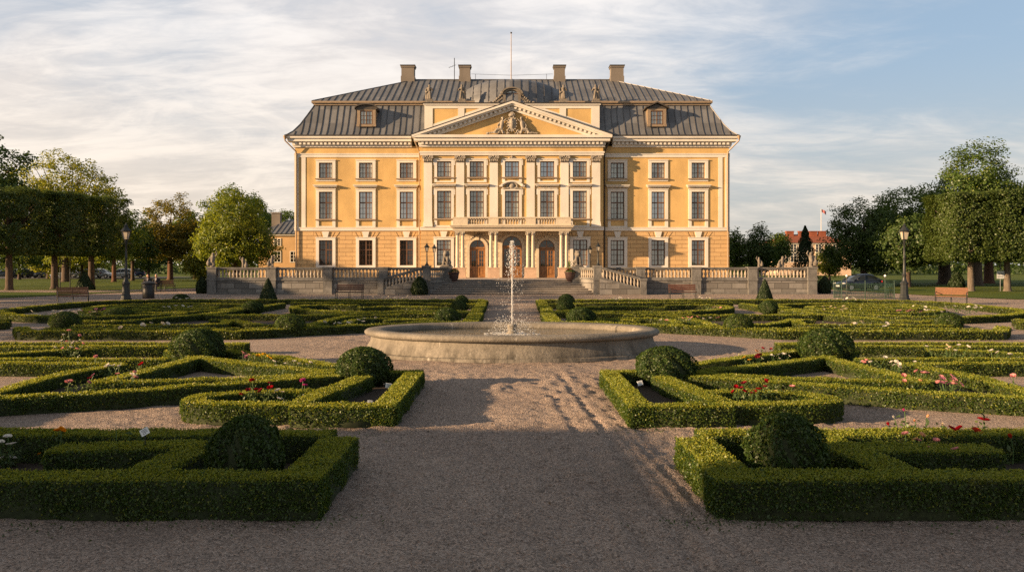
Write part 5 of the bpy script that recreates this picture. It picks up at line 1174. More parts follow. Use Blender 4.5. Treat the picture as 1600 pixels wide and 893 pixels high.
for i in range(170):
    a = r.random()*2*PI; rr = .18+.55*r.random()**1.5; m.ball((rr*math.cos(a),FY+rr*math.sin(a),.455),(r.uniform(.015,.05),r.uniform(.015,.04),.008),6,3)
tag(m.build('water_jet', SPRAY), 'thin white fountain jet with falling drops and splash round the nozzle', 'water jet', None, 'stuff')
# ------------------------------------------------------------------ trees
def tree(name, label, x, y, h, blobs, n, leaf, mat, tr_=.25, bark=BARK, clump=.75, limbs=14, fork=None, group='park trees', boxy=None, gap=0, lean=0):
    """blobs: list of (dx,dy,z, rx,ry,rz) relative to the trunk foot"""
    n = int(n*1.9); root = thing(name, label, 'tree', (x,y,0), 0, group); r = np.random.default_rng(int(abs(x*31+y*17)))
    C = []
    if boxy:
        x0,x1,y0,y1,z0,z1 = boxy; k = max(60, n//40)
        P = r.random((k,3))*np.array([x1-x0,y1-y0,z1-z0])+np.array([x0,y0,z0]); f = r.integers(0,6,k); 
        for i in range(k):
            if r.random()<.85: ax = f[i]//2; P[i,ax] = ((x0,x1),(y0,y1),(z0,z1))[ax][f[i]%2]
        C = P; cl = .40
    else:
        vol = np.array([b[3]*b[4]*b[5] for b in blobs])**.67; k = max(40, int(n/ (34))); pick = r.choice(len(blobs),k,p=vol/vol.sum()); u = unit(k); q = r.random(k)**.33*.55+.45
        B = np.array(blobs)[pick]; lump = 1+.16*np.sin(u[:,0]*6+B[:,0])*np.sin(u[:,2]*5+B[:,2]*2)+r.normal(0,.07,k)
        C = B[:,:3]+u*B[:,3:]*(q*lump)[:,None]; cl = clump
    k = len(C); idx = r.integers(0,k,n); 
    if gap: keep = r.random(k)>gap; ok = np.flatnonzero(keep); idx = ok[r.integers(0,len(ok),n)]
    P = C[idx]+unit(n)*(r.random(n)**.45)[:,None]*np.array([cl,cl,cl*.75])*1.05
    if boxy: P = np.clip(P,[x0-.15,y0-.15,z0-.25],[x1+.15,y1+.15,z1+.12])+r.normal(size=P.shape)*.05
    ctr = C.mean(0); N = P-ctr; N /= np.linalg.norm(N,axis=1,keepdims=True)+1e-6; N[:,2] += .35
    V, Q = leafquads(P, N, leaf, .7, .95)
    link('crown', quadmesh('crown', V, Q, [mat]), root)
    n0 = n; z_low = min(b[2]-b[5] for b in blobs) if not boxy else boxy[4]; fk = fork or z_low+.25*(h-z_low)
    m = MB(); top = Vector((lean*h*.6, 0, h*.72 if not boxy else boxy[5]-.6))
    m.tube([(0,0,-.1),(.02,0,.25),(lean*fk*.3,.02,fk*.5),(lean*fk*.6,0,fk),(lean*h*.5,.05,fk+(top.z-fk)*.6),top],[tr_*1.75,tr_*1.15,tr_*.95,tr_*.85,tr_*.5,tr_*.15],9)
    for i in range(limbs):
        c = Vector(C[r.integers(0,k)]); s = Vector((lean*fk*.6,0,fk*.85+ (c.z-fk)*.25*r.random())) if c.z>fk else Vector((0,0,fk*.9)); mid = s.lerp(c,.5)+Vector((r.normal()*.2,r.normal()*.2,.3*(c-s).length*.3)); q = tr_*r.uniform(.3,.5)
        m.tube([s,s.lerp(mid,.5),mid,c],[q,q*.8,q*.55,q*.15],6)
    m.build('trunk', bark, root); return root
A = XA
# clipped limes, left and right
for i, (x, y, lab) in enumerate([(-42.2,69.8,'first clipped lime of the left row, trunk nearest the grass edge'),(-40.7,74,'clipped lime of the left row with trunk behind the left bench'),(-40.2,79.5,'last clipped lime at the inner end of the left row'),(-45,65.0,'boxy clipped lime cut off by the left border')]):
    z1 = (8.35,8.3,8.4,8.3)[i]; tree('clipped_lime_tree', lab, x, y, z1, [], 15000, .17, L_LIME, .27, BARK, boxy=(-2.6,2.6,-2.5,2.6,3.3,z1), limbs=16, group='clipped lime trees')
for i, (x, y, lab) in enumerate([(37.5,68,'clipped lime of the right row with a pale trunk behind the right bench'),(40.35,67.8,'clipped lime of the right row with trunk beside the notice sign'),(44.4,67,'boxy clipped lime cut off by the right border')]):
    tree('clipped_lime_tree', lab, x, y, 8.0, [], 26000, .15, L_LIME, .24, BARKG, boxy=(-2.6 if i==0 else -1.9,1.9,-2.4,2.4,2.75,(7.75,7.95,7.9)[i]), limbs=16, group='clipped lime trees')
# left park
tree('park_tree','tall open yellow green tree with visible limbs above the clipped left row',A(102,104),104,16.3,[(0,0,12.2,6.1,4.5,3.6),(-3.4,0,10.3,3.6,3.5,2.7),(3.8,0,10,3.6,3.5,2.9),(1,0,6.8,5.4,4,3)],10500,.27,L_YEL,.42,BARK,.8,34,4.2,gap=.12)
tree('park_tree','dark dense tree cut off by the left border',A(-42,80),80,15.2,[(0,0,11,4.4,4.2,4.0),(1.0,0,7.5,4.6,4,3.2)],8000,.3,L_DRK,.4)
tree('park_tree','bright yellow green tree spreading low behind the clipped left row',A(178,104),104,10.2,[(0,0,5.6,3.4,3.0,2.9),(-2.2,0,4.6,2.8,2.6,2.1),(-6,1,4.4,3.6,2.6,2.2)],9500,.25,L_BRT,.25,BARKR,.7)
tree('park_tree','slender dark tree behind the left street lamp',A(207,112),112,9.6,[(0,0,6.6,2.4,2.4,2.9),(.8,0,4.6,2.9,2.4,1.9)],4500,.27,L_DRK,.22)
tree('park_tree','rusty orange chestnut tree behind the back bench',A(266,118),118,12,[(0,0,8.0,3.8,3.4,3.7),(-1.4,0,5.4,4.0,3.4,2.5),(1.5,0,5.4,3.8,3.4,2.5)],10500,.27,L_AUT,.36,BARKR,.72,18)
tree('park_tree','grey green tree showing behind the rusty chestnut',A(305,125),125,10.4,[(0,0,7,3.6,3,3)],3500,.3,L_MID,.25)
tree('park_tree','bright green round tree behind the left end of the terrace',A(366,96),96,10.6,[(0,0,6.9,3.5,3.3,3.6),(-1.4,0,4.4,3.0,3.2,2.6),(1.6,0,4.4,3.0,3.2,2.5)],13000,.25,L_BRT,.3,BARK,.68)
tree('park_tree','taller mid green tree behind the bright round one',A(372,118),118,13.2,[(0,0,9.2,4.6,4,3.6),(1,0,6,4.4,4,3)],8000,.3,L_MID,.35)
tree('park_tree','green treetop above the low side building',A(440,135),135,10.6,[(0,0,7.6,4.2,3.5,3.0)],5000,.3,L_MID,.3)
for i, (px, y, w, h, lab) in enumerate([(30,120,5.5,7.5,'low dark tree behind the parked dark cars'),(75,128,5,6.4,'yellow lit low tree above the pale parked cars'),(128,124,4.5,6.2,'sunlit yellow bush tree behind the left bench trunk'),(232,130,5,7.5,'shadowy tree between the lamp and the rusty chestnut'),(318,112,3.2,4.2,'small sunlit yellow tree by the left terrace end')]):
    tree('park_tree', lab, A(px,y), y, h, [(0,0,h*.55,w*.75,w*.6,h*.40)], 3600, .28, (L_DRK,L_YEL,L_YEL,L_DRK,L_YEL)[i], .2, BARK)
# right park
tree('park_tree','tall bright topped chestnut towering over the clipped right row',A(1525,86),86,15.2,[(0,0,11.4,3.2,3.4,3.1),(-1.6,0,9.0,3.2,3.4,2.8),(2.0,0,8.6,3.6,3.4,2.8),(0,0,5.5,5,3.5,2.6)],17000,.25,L_MID,.55,BARK,.85)
tree('park_tree','dark feathery tree behind the parked black car',A(1350,88),88,9.6,[(0,0,5.8,3.2,3,3.0),(-2.0,0,4.2,2.4,2.6,2.2),(2.2,0,5.4,2.6,2.8,2.6),(1.2,0,3.0,3.8,2.8,1.6)],12000,.23,L_DRK,.36,BARK,.6)
tree('park_tree','open grey green tree left of the clipped right row',A(1418,94),94,11.2,[(0,0,8.2,3.8,3.2,2.6),(-1.6,0,6,3,3,2.4),(2.2,0,5.2,3.2,3,2.6)],8500,.25,L_MID,.3,BARK,.7,22,gap=.1)
tree('park_tree','mid green tree hanging low behind the right street lamp',A(1418,80),80,6.9,[(0,0,4.2,3.2,2.8,2.4),(2,0,4.4,2.4,2.6,2.2)],8500,.23,L_DRK,.26,BARK,.6)
tree('park_tree','thick trunked dark tree under the tall chestnut',A(1476,92),92,7.5,[(0,0,5.0,4.6,3,2.2)],6000,.26,L_DRK,.62,BARK)
tree('park_tree','dark tree behind the notice sign',A(1545,96),96,7.5,[(0,0,5,4.2,3,2.3),(5,0,5,4,3,2.3)],7500,.27,L_DRK,.5,BARKR)
tree('park_tree','small leafy tree beside the right palace corner',A(1148,100),100,6.3,[(0,0,4.0,1.1,1.2,2.1)],2200,.25,L_MID,.14)
tree('park_tree','dark rounded tree right of the palace corner',A(1184,98),98,6.8,[(0,0,4.2,1.5,1.5,2.4),(.5,0,3,1.7,1.6,1.6)],4200,.24,L_DRK,.18)
tree('park_tree','light green small tree left of the spruce',A(1217,108),108,6.4,[(0,0,4.2,1.2,1.2,1.9)],2400,.25,L_MID,.15)
tree('park_tree','yellow lit small tree beside the red roofed house',A(1296,112),112,5.6,[(0,0,2.6,1.3,1.3,1.6)],2200,.26,L_YEL,.15)
def spruce(x, y, h, label):
    root = thing('spruce_tree', label, 'tree', (x,y,0), 0, 'park trees'); n = 6500; t = RNG.random(n)**.75; z = .35+t*(h-.35); layer = (np.sin(z*6.5)*.16+1); R = (1-t)**.85*h*.30*layer*RNG.uniform(.35,1.05,n)+.03; th = RNG.random(n)*2*PI
    P = np.column_stack([R*np.cos(th),R*np.sin(th),z-R*.22]); V,Q = leafquads(P,np.column_stack([np.cos(th),np.sin(th),np.full(n,.6)]),.21,.5,.8)
    link('crown', quadmesh('crown',V,Q,[YEWLEAF]), root); MB().tube([(0,0,-.1),(0,0,h*.9)],[.16,.03],7).build('trunk', BARK, root)
spruce(A(1258,97),97,6.7,'dark pointed spruce in front of the red roofed house')
# far wood behind everything
n = 26000; X = RNG.uniform(-230,230,n); keep = (X<-24)|(X>26); X = X[keep]; n = len(X); base = 4.3+1.9*vnoise(X,X*0,9,21)*2+1.5*vnoise(X,X*0,3.5,22)*2; Z = base*RNG.random(n)**.7; P = np.column_stack([X,190+RNG.normal(size=n)*3,Z])
V,Q = leafquads(P,np.tile((0,-1,.5),(n,1)),.75,.8,.9); tag(link('woods', quadmesh('woods',V,Q,[L_DRK])), 'dark mass of far trees closing off the park', 'woods', None, 'stuff')

# ------------------------------------------------------------------ neighbouring buildings
SMALLROOF = ROOF; REDROOF = masonry('red_tile_roof', (.27,.085,.045), (.15,.045,.025), .35, .3, .2, .02, .5, .25, (.15,.05,.03)); OCHRE2 = plaster('ochre_wall_far', (.50,.325,.16)); PINKW = plaster('pale_rose_wall', (.56,.40,.28))
def small_window(root, x, y, z, w, h, rows=2):
    m = MB(); m.box(-w/2-.1,w/2+.1,-.06,.02,-h/2-.1,-h/2); m.box(-w/2-.1,w/2+.1,-.06,.02,h/2,h/2+.1); m.box(-w/2-.1,-w/2,-.06,.02,-h/2,h/2); m.box(w/2,w/2+.1,-.06,.02,-h/2,h/2); m.box(-.04,.04,-.05,.02,-h/2,h/2)
    for k in range(1,rows+1): zz = -h/2+h*k/(rows+1); m.box(-w/2,-.04,-.045,.02,zz-.025,zz+.025); m.box(.04,w/2,-.045,.02,zz-.025,zz+.025)
    o = link('window', m.mesh('window',WHITE), root); o.location = (x,y,z); MB().box(-w/2,w/2,-.01,.015,-h/2,h/2).build('pane', PANED, o)
def hip_house(name, label, x0, x1, y0, y1, eave, ridge, wall, roofm, wins, chims, hip=4.0):
    root = thing(name, label, 'building', ((x0+x1)/2,y0,0)); sx = (x0+x1)/2
    MB().box(x0-sx,x1-sx,0,y1-y0,-.1,eave).build('wall', wall, root); MB().box(x0-sx-.25,x1-sx+.25,-.25,y1-y0+.25,eave,eave+.22).build('eaves_band', WHITE, root)
    e = .45; ym = (y1-y0)/2; a, b = x0-sx-e, x1-sx+e
    r = MB().add([(a,-e,eave+.22),(b,-e,eave+.22),(b,y1-y0+e,eave+.22),(a,y1-y0+e,eave+.22),(a+hip,ym,ridge),(b-hip,ym,ridge)],[(0,1,5,4),(1,2,5),(2,3,4,5),(3,0,4),(3,2,1,0)])
    if roofm is ROOF:
        for k in range(int((b-a)/.6)):
            x = a+.3+k*.6; t = min(1,(x-a)/hip,(b-x)/hip)
            if t>.05: r.bar((x,-e,eave+.26),(x,-e+(ym+e)*t,eave+.26+(ridge-eave-.22)*t),.06,.07)
    rf = r.build('roof', roofm, root)
    for cx, w, zt in chims: c = MB().box(cx-sx-w,cx-sx+w,ym-1.2,ym-.4,eave+.3,zt).box(cx-sx-w-.08,cx-sx+w+.08,ym-1.28,ym-.32,zt,zt+.15).build('chimney', CHIM if roofm is ROOF else REDROOF, rf)
    for x, z, w, h in wins: small_window(root, x-sx, 0, z, w, h)
    return root
ya = 104.0
hip_house('side_building','low ochre side building with grey metal roof beside the palace left corner',A(404,ya),A(484,ya),ya,ya+9,ZA(368,ya),ZA(343,ya+4.5),OCHRE2,ROOF,[(A(433.5,ya),ZA(378,ya),.75,.75),(A(433.5,ya),ZA(401,ya),.75,1.25),(A(459,ya),ZA(401,ya),.75,1.25)],[(A(435,108.5),.55,ZA(334,108))],3.2)
yb = 165.0
hip_house('red_roofed_house','pale house with red tiled roof and chimneys beyond the right trees',A(1216,yb),A(1330,yb),yb,yb+11,ZA(381,yb),ZA(366,yb+5.5),PINKW,REDROOF,[(A(px,yb),ZA(388,yb),1.1,1.5) for px in (1228,1240,1252,1264,1279,1293,1306)]+[(A(px,yb),ZA(402,yb),1.1,1.7) for px in (1228,1240,1252,1264,1279,1293,1306)],[(A(px,yb),.75,ZA(360.5,yb)) for px in (1246,1266,1283.5,1298)],4.5)
o = thing('flag_on_pole','small flag on a pole above the red roofed house','flag',(A(1283,172),172,0))
MB().tube([(0,0,0),(0,0,ZA(326,172))],[.09,.05],6).build('pole', WHITE, o)
m = MB(); zt = ZA(326.5,172)
for i in range(6): x0, x1 = .1+.16*i, .1+.16*(i+1); a0, a1 = .1*math.sin(i*1.3), .1*math.sin((i+1)*1.3); m.add([(x0,a0,zt-.08*i),(x1,a1,zt-.08*(i+1)),(x1,a1,zt-.55-.11*(i+1)),(x0,a0,zt-.55-.11*i),(x0,a0+.02,zt-.08*i),(x1,a1+.02,zt-.08*(i+1)),(x1,a1+.02,zt-.55-.11*(i+1)),(x0,a0+.02,zt-.55-.11*i)],[(0,1,2,3),(7,6,5,4),(0,4,5,1),(3,2,6,7),(0,3,7,4),(1,5,6,2)])
m.build('flag', flat('flag_cloth',(.30,.10,.10),.8), o)

# ------------------------------------------------------------------ street lamps, benches, bin, people
def street_lamp(px, label):
    Y = 51.2; o = thing('street_lamp', label, 'street lamp', (A(px,Y),Y,0), 0, 'tall black street lamps')
    MB().lathe([(.34,0),(.34,.12),(.29,.16),(.28,.3),(.24,.36),(.22,.95),(.25,1.0),(.25,1.08),(.17,1.14),(.15,1.2)],8,smooth=False).build('base', IRON, o)
    MB().lathe([(.15,1.2),(.11,1.35),(.115,1.5),(.14,1.55),(.09,1.62),(.07,2.6),(.085,2.65),(.062,2.7),(.055,3.55),(.1,3.6),(.06,3.66)],12).build('pole', IRON, o)
    m = MB(); m.bar((-.32,0,3.5),(.32,0,3.5),.03,.03); m.build('ladder_bar', IRON, o); lantern_parts(o, 3.74, .98, .06); return o
street_lamp(197,'tall black iron street lamp on the forecourt beside the litter bin'); street_lamp(1413,'tall black iron street lamp on the forecourt beside the green railing')
def make_bench(label, x, y, rz, wood, L=1.6):
    o = thing('park_bench', label, 'bench', (x,y,0), rz, 'iron and wood park benches'); h = L/2
    sl = MB(); 
    for k in range(4): sl.box(-h,h,-.22+.115*k,-.125+.115*k,.435,.47)
    sl.build('seat', wood, o); bk = MB()
    for k in range(4): z = .54+.10*k; y0 = .255+.035*k; bk.bar((-h,y0,z+.04),(h,y0,z+.04),.03,.085,(0,0,1))
    bk.build('backrest', wood, o)
    for sx in (-1,1):
        x0 = sx*(h-.04)
        MB().tube([(x0,-.24,0),(x0,-.22,.43),(x0,-.24,.62)],.022,6).build('leg', IRON, o); MB().tube([(x0,.27,0),(x0,.21,.40),(x0,.28,.62),(x0,.40,.95)],.022,6).build('leg', IRON, o)
        MB().tube([(x0,-.26,.62),(x0,-.1,.66),(x0,.1,.66),(x0,.30,.67)],.022,6).build('armrest', IRON, o)
    MB().tube([(0,-.22,0),(0,-.2,.43)],.02,6).build('leg', IRON, o); MB().tube([(0,.26,0),(0,.2,.42),(0,.4,.93)],.02,6).build('leg', IRON, o)
    MB().bar((-h,-.2,.42),(h,-.2,.42),.03,.03).bar((-h,.2,.42),(h,.2,.42),.03,.03).build('rail', IRON, o); return o
x,y = G(114,474.5); make_bench('orange wooden bench on the left forecourt in front of the lawn', x, y, math.radians(32), BENCHWOOD)
x,y = G(1486,475.5); make_bench('orange wooden bench on the right forecourt in front of the lawn', x, y, math.radians(-32), BENCHWOOD)
x,y = G(545,467); make_bench('dark brown bench before the terrace wall, left of the steps', x, y+.2, 0, BENCHDARK, 1.75)
x,y = G(1068,467); make_bench('dark brown bench before the terrace wall, right of the steps', x, y+.2, 0, BENCHDARK, 1.75)
x,y = G(258,455.5); make_bench('far empty bench with orange back beyond the litter bin', x, y, math.radians(38), BENCHWOOD, 1.5)
x,y = G(238,456); make_bench('bench under the seated couple behind the litter bin', x-.1, y+.1, math.radians(10), BENCHDARK, 1.5)
bx_, by_ = x-.1, y+.1
x,y = G(232,466); o = thing('litter_bin','round dark litter bin with overhanging lid beside the left street lamp','litter bin',(x,y,0))
MB().lathe([(.34,0),(.36,.03),(.36,.9),(.33,.93)],18).build('body', BLACK, o); MB().lathe([(.43,.93),(.44,1.0),(.36,1.04),(.33,1.06),(.1,1.12),(.02,1.13)],18).build('lid', BLACK, o); MB().lathe([(.372,.3),(.372,.34)],18).lathe([(.372,.7),(.372,.74)],18).build('hoop', IRON, o)
SKIN = flat('skin',(.42,.24,.16),.6); COATB = flat('dark_coat',(.018,.018,.022),.9); TROU = flat('grey_trousers',(.045,.045,.05),.9); HAIRD = flat('dark_hair',(.03,.02,.015),.8); HAIRG = flat('grey_hair',(.32,.31,.29),.8); SHIRT = flat('pale_scarf',(.55,.50,.48),.9); PAPER = flat('newspaper',(.45,.40,.36),.9)
def seated(label, x, y, rz, hair, held=False):
    o = thing('person', label, 'person', (x,y,0), rz)
    m = MB()
    m.capsule((0,.05,.56),(0,.08,.98),.15,.17); m.ball((0,.07,1.02),(.22,.12,.12)); m.tube([(0,.07,1.05),(0,.03,1.2)],.055,8); m.ball((0,.0,1.30),(.085,.105,.125)); m.ball((0,-.10,1.29),(.018,.03,.025),6,5); m.ball((-.088,.0,1.29),(.015,.025,.035),6,5); m.ball((.088,.0,1.29),(.015,.025,.035),6,5); m.ball((0,-.085,1.235),(.035,.03,.025),6,5)
    for s in (-1,1):
        m.capsule((s*.09,.05,.54),(s*.12,-.40,.54),.095,.07); m.capsule((s*.12,-.40,.54),(s*.12,-.38,.10),.065,.045); m.capsule((s*.12,-.36,.05),(s*.13,-.56,.04),.045,.035)
        m.capsule((s*.22,.07,1.0),(s*.27,-.05,.74),.06,.048); m.capsule((s*.27,-.05,.74),(s*.12,-.28,.72),.046,.034); m.ball((s*.10,-.33,.73),(.035,.05,.03))
        for f in range(4): m.capsule((s*(.08+.016*f),-.36,.735),(s*(.075+.016*f),-.405+.006*abs(f-1),.715),.011,.009,5)
        m.capsule((s*.06,-.33,.74),(s*.045,-.365,.73),.012,.01,5)
    b = link('body', fuse(m,'body',.018,1), o); b.data.materials.append(SKIN)
    c = MB(); c.capsule((0,.05,.55),(0,.08,.98),.175,.19); c.ball((0,.07,1.03),(.25,.14,.11))
    for s in (-1,1): c.capsule((s*.225,.07,1.0),(s*.275,-.05,.74),.08,.065); c.capsule((s*.275,-.05,.74),(s*.14,-.24,.725),.062,.05)
    q = link('coat', fuse(c,'coat',.022,2), o); q.data.materials.append(COATB)
    c = MB()
    for s in (-1,1): c.capsule((s*.09,.06,.53),(s*.12,-.40,.545),.115,.088); c.capsule((s*.12,-.40,.545),(s*.12,-.38,.14),.083,.065)
    q = link('trousers', fuse(c,'trousers',.022,1), o); q.data.materials.append(TROU)
    c = MB(); c.ball((0,.035,1.34),(.098,.105,.105)); c.ball((0,.06,1.28),(.09,.06,.1)); q = link('hair', fuse(c,'hair',.018,1), o); q.data.materials.append(hair)
    MB().prism([(-.07,1.1),(.07,1.1),(.0,.86)],'y',-.14,-.09).build('scarf', SHIRT, o)
    for s in (-1,1): MB().box(s*.13-.05,s*.13+.05,-.60,-.32,0,.09).build('shoe', BLACK, o)
    return o
seated('person in a dark coat and pale scarf seated behind the litter bin, nearer the lamp', bx_-.32, by_+.02, math.radians(14), HAIRD)
seated('grey haired person in a dark coat seated at the bench end, nearer the palace', bx_+.34, by_+.06, math.radians(6), HAIRG)
o = thing('newspaper','open newspaper held by the person behind the litter bin','newspaper',(bx_-.32+.1,by_-.38,.74)); 
MB().prism([(-.26,-.0),(.0,.05),(.26,.0),(.26,.012),(.0,.062),(-.26,.012)],'y',-.18,.16).build('sheet', PAPER, o).rotation_euler = (.5,0,0)

# ------------------------------------------------------------------ cars
GLASSC = NT('car_glass').pbr((.02,.025,.025), .12, spec=.35); TYRE = flat('tyre_rubber',(.012,.012,.012),.85); RIMM = flat('alloy_rim',(.45,.45,.46),.3,.8); LIGHTM = NT('headlight_glass').pbr((.75,.75,.72), .15, spec=.8); REDL = NT('tail_light').pbr((.35,.02,.02),.2,spec=.6)
def carpaint(name, c): return NT(name).pbr(c, .28, .2, spec=.6, **{'Coat_Weight': .35, 'Coat_Roughness': .05})
CARP = {'black':carpaint('black_car_paint',(.012,.016,.026)),'white':carpaint('white_car_paint',(.62,.63,.64)),'silver':carpaint('silver_car_paint',(.40,.41,.42)),'grey':carpaint('grey_car_paint',(.10,.11,.12)),'blue':carpaint('dark_blue_car_paint',(.03,.045,.09)),'pale':carpaint('pale_blue_car_paint',(.40,.46,.52))}
def make_car(paint, L=3.9, H=1.5, W=1.7):
    """nose towards -x"""
    root = thing('parked_car','car','car'); h = L/2
    low = [(-h,.32),(-h+.02,.55),(-h+.12,.68),(-h+.45,.76),(-h+1.05,.88),(h-.55,.98),(h-.08,.95),(h,.70),(h-.03,.34)]
    S = [(-h+1.05,.88),(-h+1.72,H-.10),(-h+2.1,H-.02),(-h+2.7,H),(h-.7,H-.10),(h-.12,.96)]
    def loft(pts, wb, top_in, mat, nm, par, zb=.25):
        m = MB(); 
        return m
    m = MB(); n = len(low); secs = []
    xs = np.linspace(-h,h,27)
    topz = lambda x: float(np.interp(x,[p[0] for p in low[:7]]+[h],[p[1] for p in low[:7]]+[.74]))
    vs = []; K = 10
    for x in xs:
        u = abs(x)/h; wd = W/2*(1-.16*u**4-.05*(x<0)*u**3); zt = topz(x) if -h+.02<x<h-.02 else .58; zb = .22+.1*u**6
        arch = min((abs(x-xa) for xa in (-h+.72,h-.72)))
        za = zb if arch>.36 else max(zb, .31+math.sqrt(max(0,.36**2-arch**2)))
        zm = zb+(zt-zb)*.55
        for s in (-1,1):
            row = [(x,0,zb+.02),(x,s*wd*.72,zb+.02),(x,s*wd*.97,za),(x,s*wd,max(zm,za+.02)),(x,s*wd*.985,max(zt-.10,za+.04)),(x,s*wd*.90,zt-.02),(x,0,zt+.03)]
            vs += row
    fs = []; R7 = 7
    for i in range(len(xs)-1):
        for s in (0,1):
            for k in range(R7-1): a = i*14+s*7+k; b = a+14; fs.append((a,a+1,b+1,b))
    for i in (0,len(xs)-1):
        for s in (0,1): fs.append(tuple(i*14+s*7+k for k in range(7)))
    m.add(vs, fs, True); m.build('body', paint, root)
    g = MB(); vs = []; gx = np.linspace(-h+.98,h-.12,17); tz = lambda x: float(np.interp(x,[p[0] for p in S],[p[1] for p in S]))
    for x in gx:
        zt = max(tz(x), topz(x)+.02); zb = topz(x)-.05
        for s in (-1,1): vs += [(x,s*W*.455,zb),(x,s*(W*.455-.10*(zt-zb)/.6),zb+(zt-zb)*.72),(x,s*(W*.40-.16*(zt-zb)/.6),zt-.02),(x,0,zt+.01)]
    fs = []
    for i in range(len(gx)-1):
        for s in (0,1):
            for k in range(3): a = i*8+s*4+k; fs.append((a,a+1,a+9,a+8))
    for i in (0,len(gx)-1):
        for s in (0,1): fs.append(tuple(i*8+s*4+k for k in range(4)))
    g.add(vs, fs, True); g.build('window', GLASSC, root)
    rf = MB(); vs = []; rx = np.linspace(-h+1.75,h-.55,11)
    for x in rx:
        zt = tz(x)
        for s in (-1,1): vs += [(x,s*(W*.455-.115),zt-.10),(x,s*(W*.40-.14),zt+.0),(x,0,zt+.03)]
    fs = []
    for i in range(len(rx)-1):
        for s in (0,1):
            for k in range(2): a = i*6+s*3+k; fs.append((a,a+1,a+7,a+6))
    rf.add(vs, fs, True)
    for s in (-1,1):
        for x0,x1 in ((-h+1.0,-h+1.76),(h-.08,h-.6)): rf.bar((x0,s*W*.462,.90),(x1,s*(W*.455-.115),tz(x1)-.08),.05,.05)
        rf.bar((.15,s*W*.464,.92),(.22,s*(W*.455-.10),H-.10),.05,.06,(0,1,0))
    rf.build('roof', paint, root)
    for xa in (-h+.72,h-.72):
        for s in (-1,1):
            t_ = MB(); t_.tube([(xa,s*(W/2-.20),.31),(xa,s*(W/2-.01),.31)],.31,18); w = t_.build('wheel', TYRE, root)
            r_ = MB(); r_.tube([(xa,s*(W/2-.03),.31),(xa,s*(W/2+.004),.31)],.19,14); r_.build('rim', RIMM, w)
    for s in (-1,1):
        MB().ball((-h+.2,s*W*.36,.64),(.16,.16,.08)).build('headlight', LIGHTM, root); MB().ball((h-.07,s*W*.40,.80),(.08,.11,.14)).build('tail_light', REDL, root); MB().ball((-h+1.25,s*(W/2+.07),.98),(.06,.10,.07)).build('mirror', paint, root)
    MB().box(-h-.015,-h+.05,-.26,.26,.40,.51).build('number_plate', flat('plate_'+paint.name,(.7,.7,.68),.5), root)
    return root
c = make_car(CARP['black'],3.75,1.42,1.66); x,y = G(1342,454.8); c.location = (x,y+.3,0); c.rotation_euler = (0,0,math.radians(14)); c['label'] = 'black hatchback car parked behind the green iron railing'
protos = {}
for i, (px, Y, colr, rz, lab) in enumerate([(8,131,'grey',35,'dark car half hidden at the left border of the car park'),(30,132,'black',40,'black car parked behind the nearest clipped lime trunk'),(52,133,'black',40,'black car with a bright windscreen between the two lime trunks'),(72,134,'grey',50,'grey car behind the second clipped lime'),
     (101,134,'pale',15,'pale blue car parked behind the left bench'),(118,138,'white',20,'white car just behind the pale blue one'),(139,131,'silver',8,'silver car behind the broad yew cone'),(158,132,'white',172,'white rounded car right of the silver one'),(189,134,'white',10,'white car behind the left street lamp'),(206,137,'blue',20,'dark blue car right of the street lamp')]):
    if colr not in protos: protos[colr] = c = make_car(CARP[colr],4.1,1.5,1.75)
    else: c = copy_tree(protos[colr])
    c.location = (A(px,Y),Y,.05); c.rotation_euler = (0,0,math.radians(rz)); c['label'] = lab; c['group'] = 'cars in the far car park'
sheet('car_park', [(-130,127),(-55,127),(-55,146),(-130,146)], .05, flat('asphalt',(.06,.058,.055),.9,0,.2,2), 'grey asphalt of the far car park')

# ------------------------------------------------------------------ green railing, sign, bollard lights
Yr = 52.6; xa, xb = A(1315.5,Yr), A(1397.5,Yr); o = thing('iron_railing','green painted ornamental iron railing enclosure before the black car','railing',((xa+xb)/2,Yr,0))
hw = (xb-xa)/2; dp = 1.3; m = MB()
def panel(p, q, scroll):
    m = MB(); p = Vector(p); q = Vector(q); L = (q-p).length; d = (q-p)/L
    for z in (.12,.58,.94): m.bar(p+Vector((0,0,z)),q+Vector((0,0,z)),.028,.028)
    n = int(L/.125)
    for i in range(n+1): a = p+d*L*i/n; m.bar(a+Vector((0,0,.06)),a+Vector((0,0,1.04 if i%2 else .98)),.016,.016)
    if scroll:
        for i in range(int(L/.3)):
            c = p+d*(.16+.3*i)
            for z0, s in ((.37,1),(.82,-1)):
                pts = [c+d*(s*(.02+.013*k)*math.cos(k*.75))+Vector((0,-.02,z0+(.02+.013*k)*math.sin(k*.75))) for k in range(12)]; m.tube(pts,.014,5)
    m.build('fence_panel', GREENIRON, o)
panel((-hw,0,0),(-hw*.14,0,0),False); panel((-hw*.08,0,0),(hw,0,0),True); panel((-hw,dp,0),(hw,dp,0),False); panel((-hw,0,0),(-hw,dp,0),False); panel((hw,0,0),(hw,dp,0),True)
for x, y in ((-hw,0),(hw,0),(-hw,dp),(hw,dp),(-hw*.11,0)): MB().tube([(x,y,0),(x,y,1.1)],.03,8).ball((x,y,1.14),.05).build('post', GREENIRON, o)
Ys = 70.0; o = thing('notice_sign','small square white notice sign on a thin post by the pale lime trunks','sign',(A(1563,Ys-2.2),Ys-2.2,0)); s_ = (Ys-2.2)/F
MB().tube([(0,0,0),(0,0,2.75)],.03,7).build('post', flat('sign_post',(.16,.17,.17),.5,.5), o)
bd = MB().box(-.30,.30,-.05,-.03,1.05,1.66).build('board', flat('sign_board',(.55,.57,.58),.5), o); m = MB(); r = random.Random(3); ink = flat('sign_ink',(.03,.03,.035),.6)
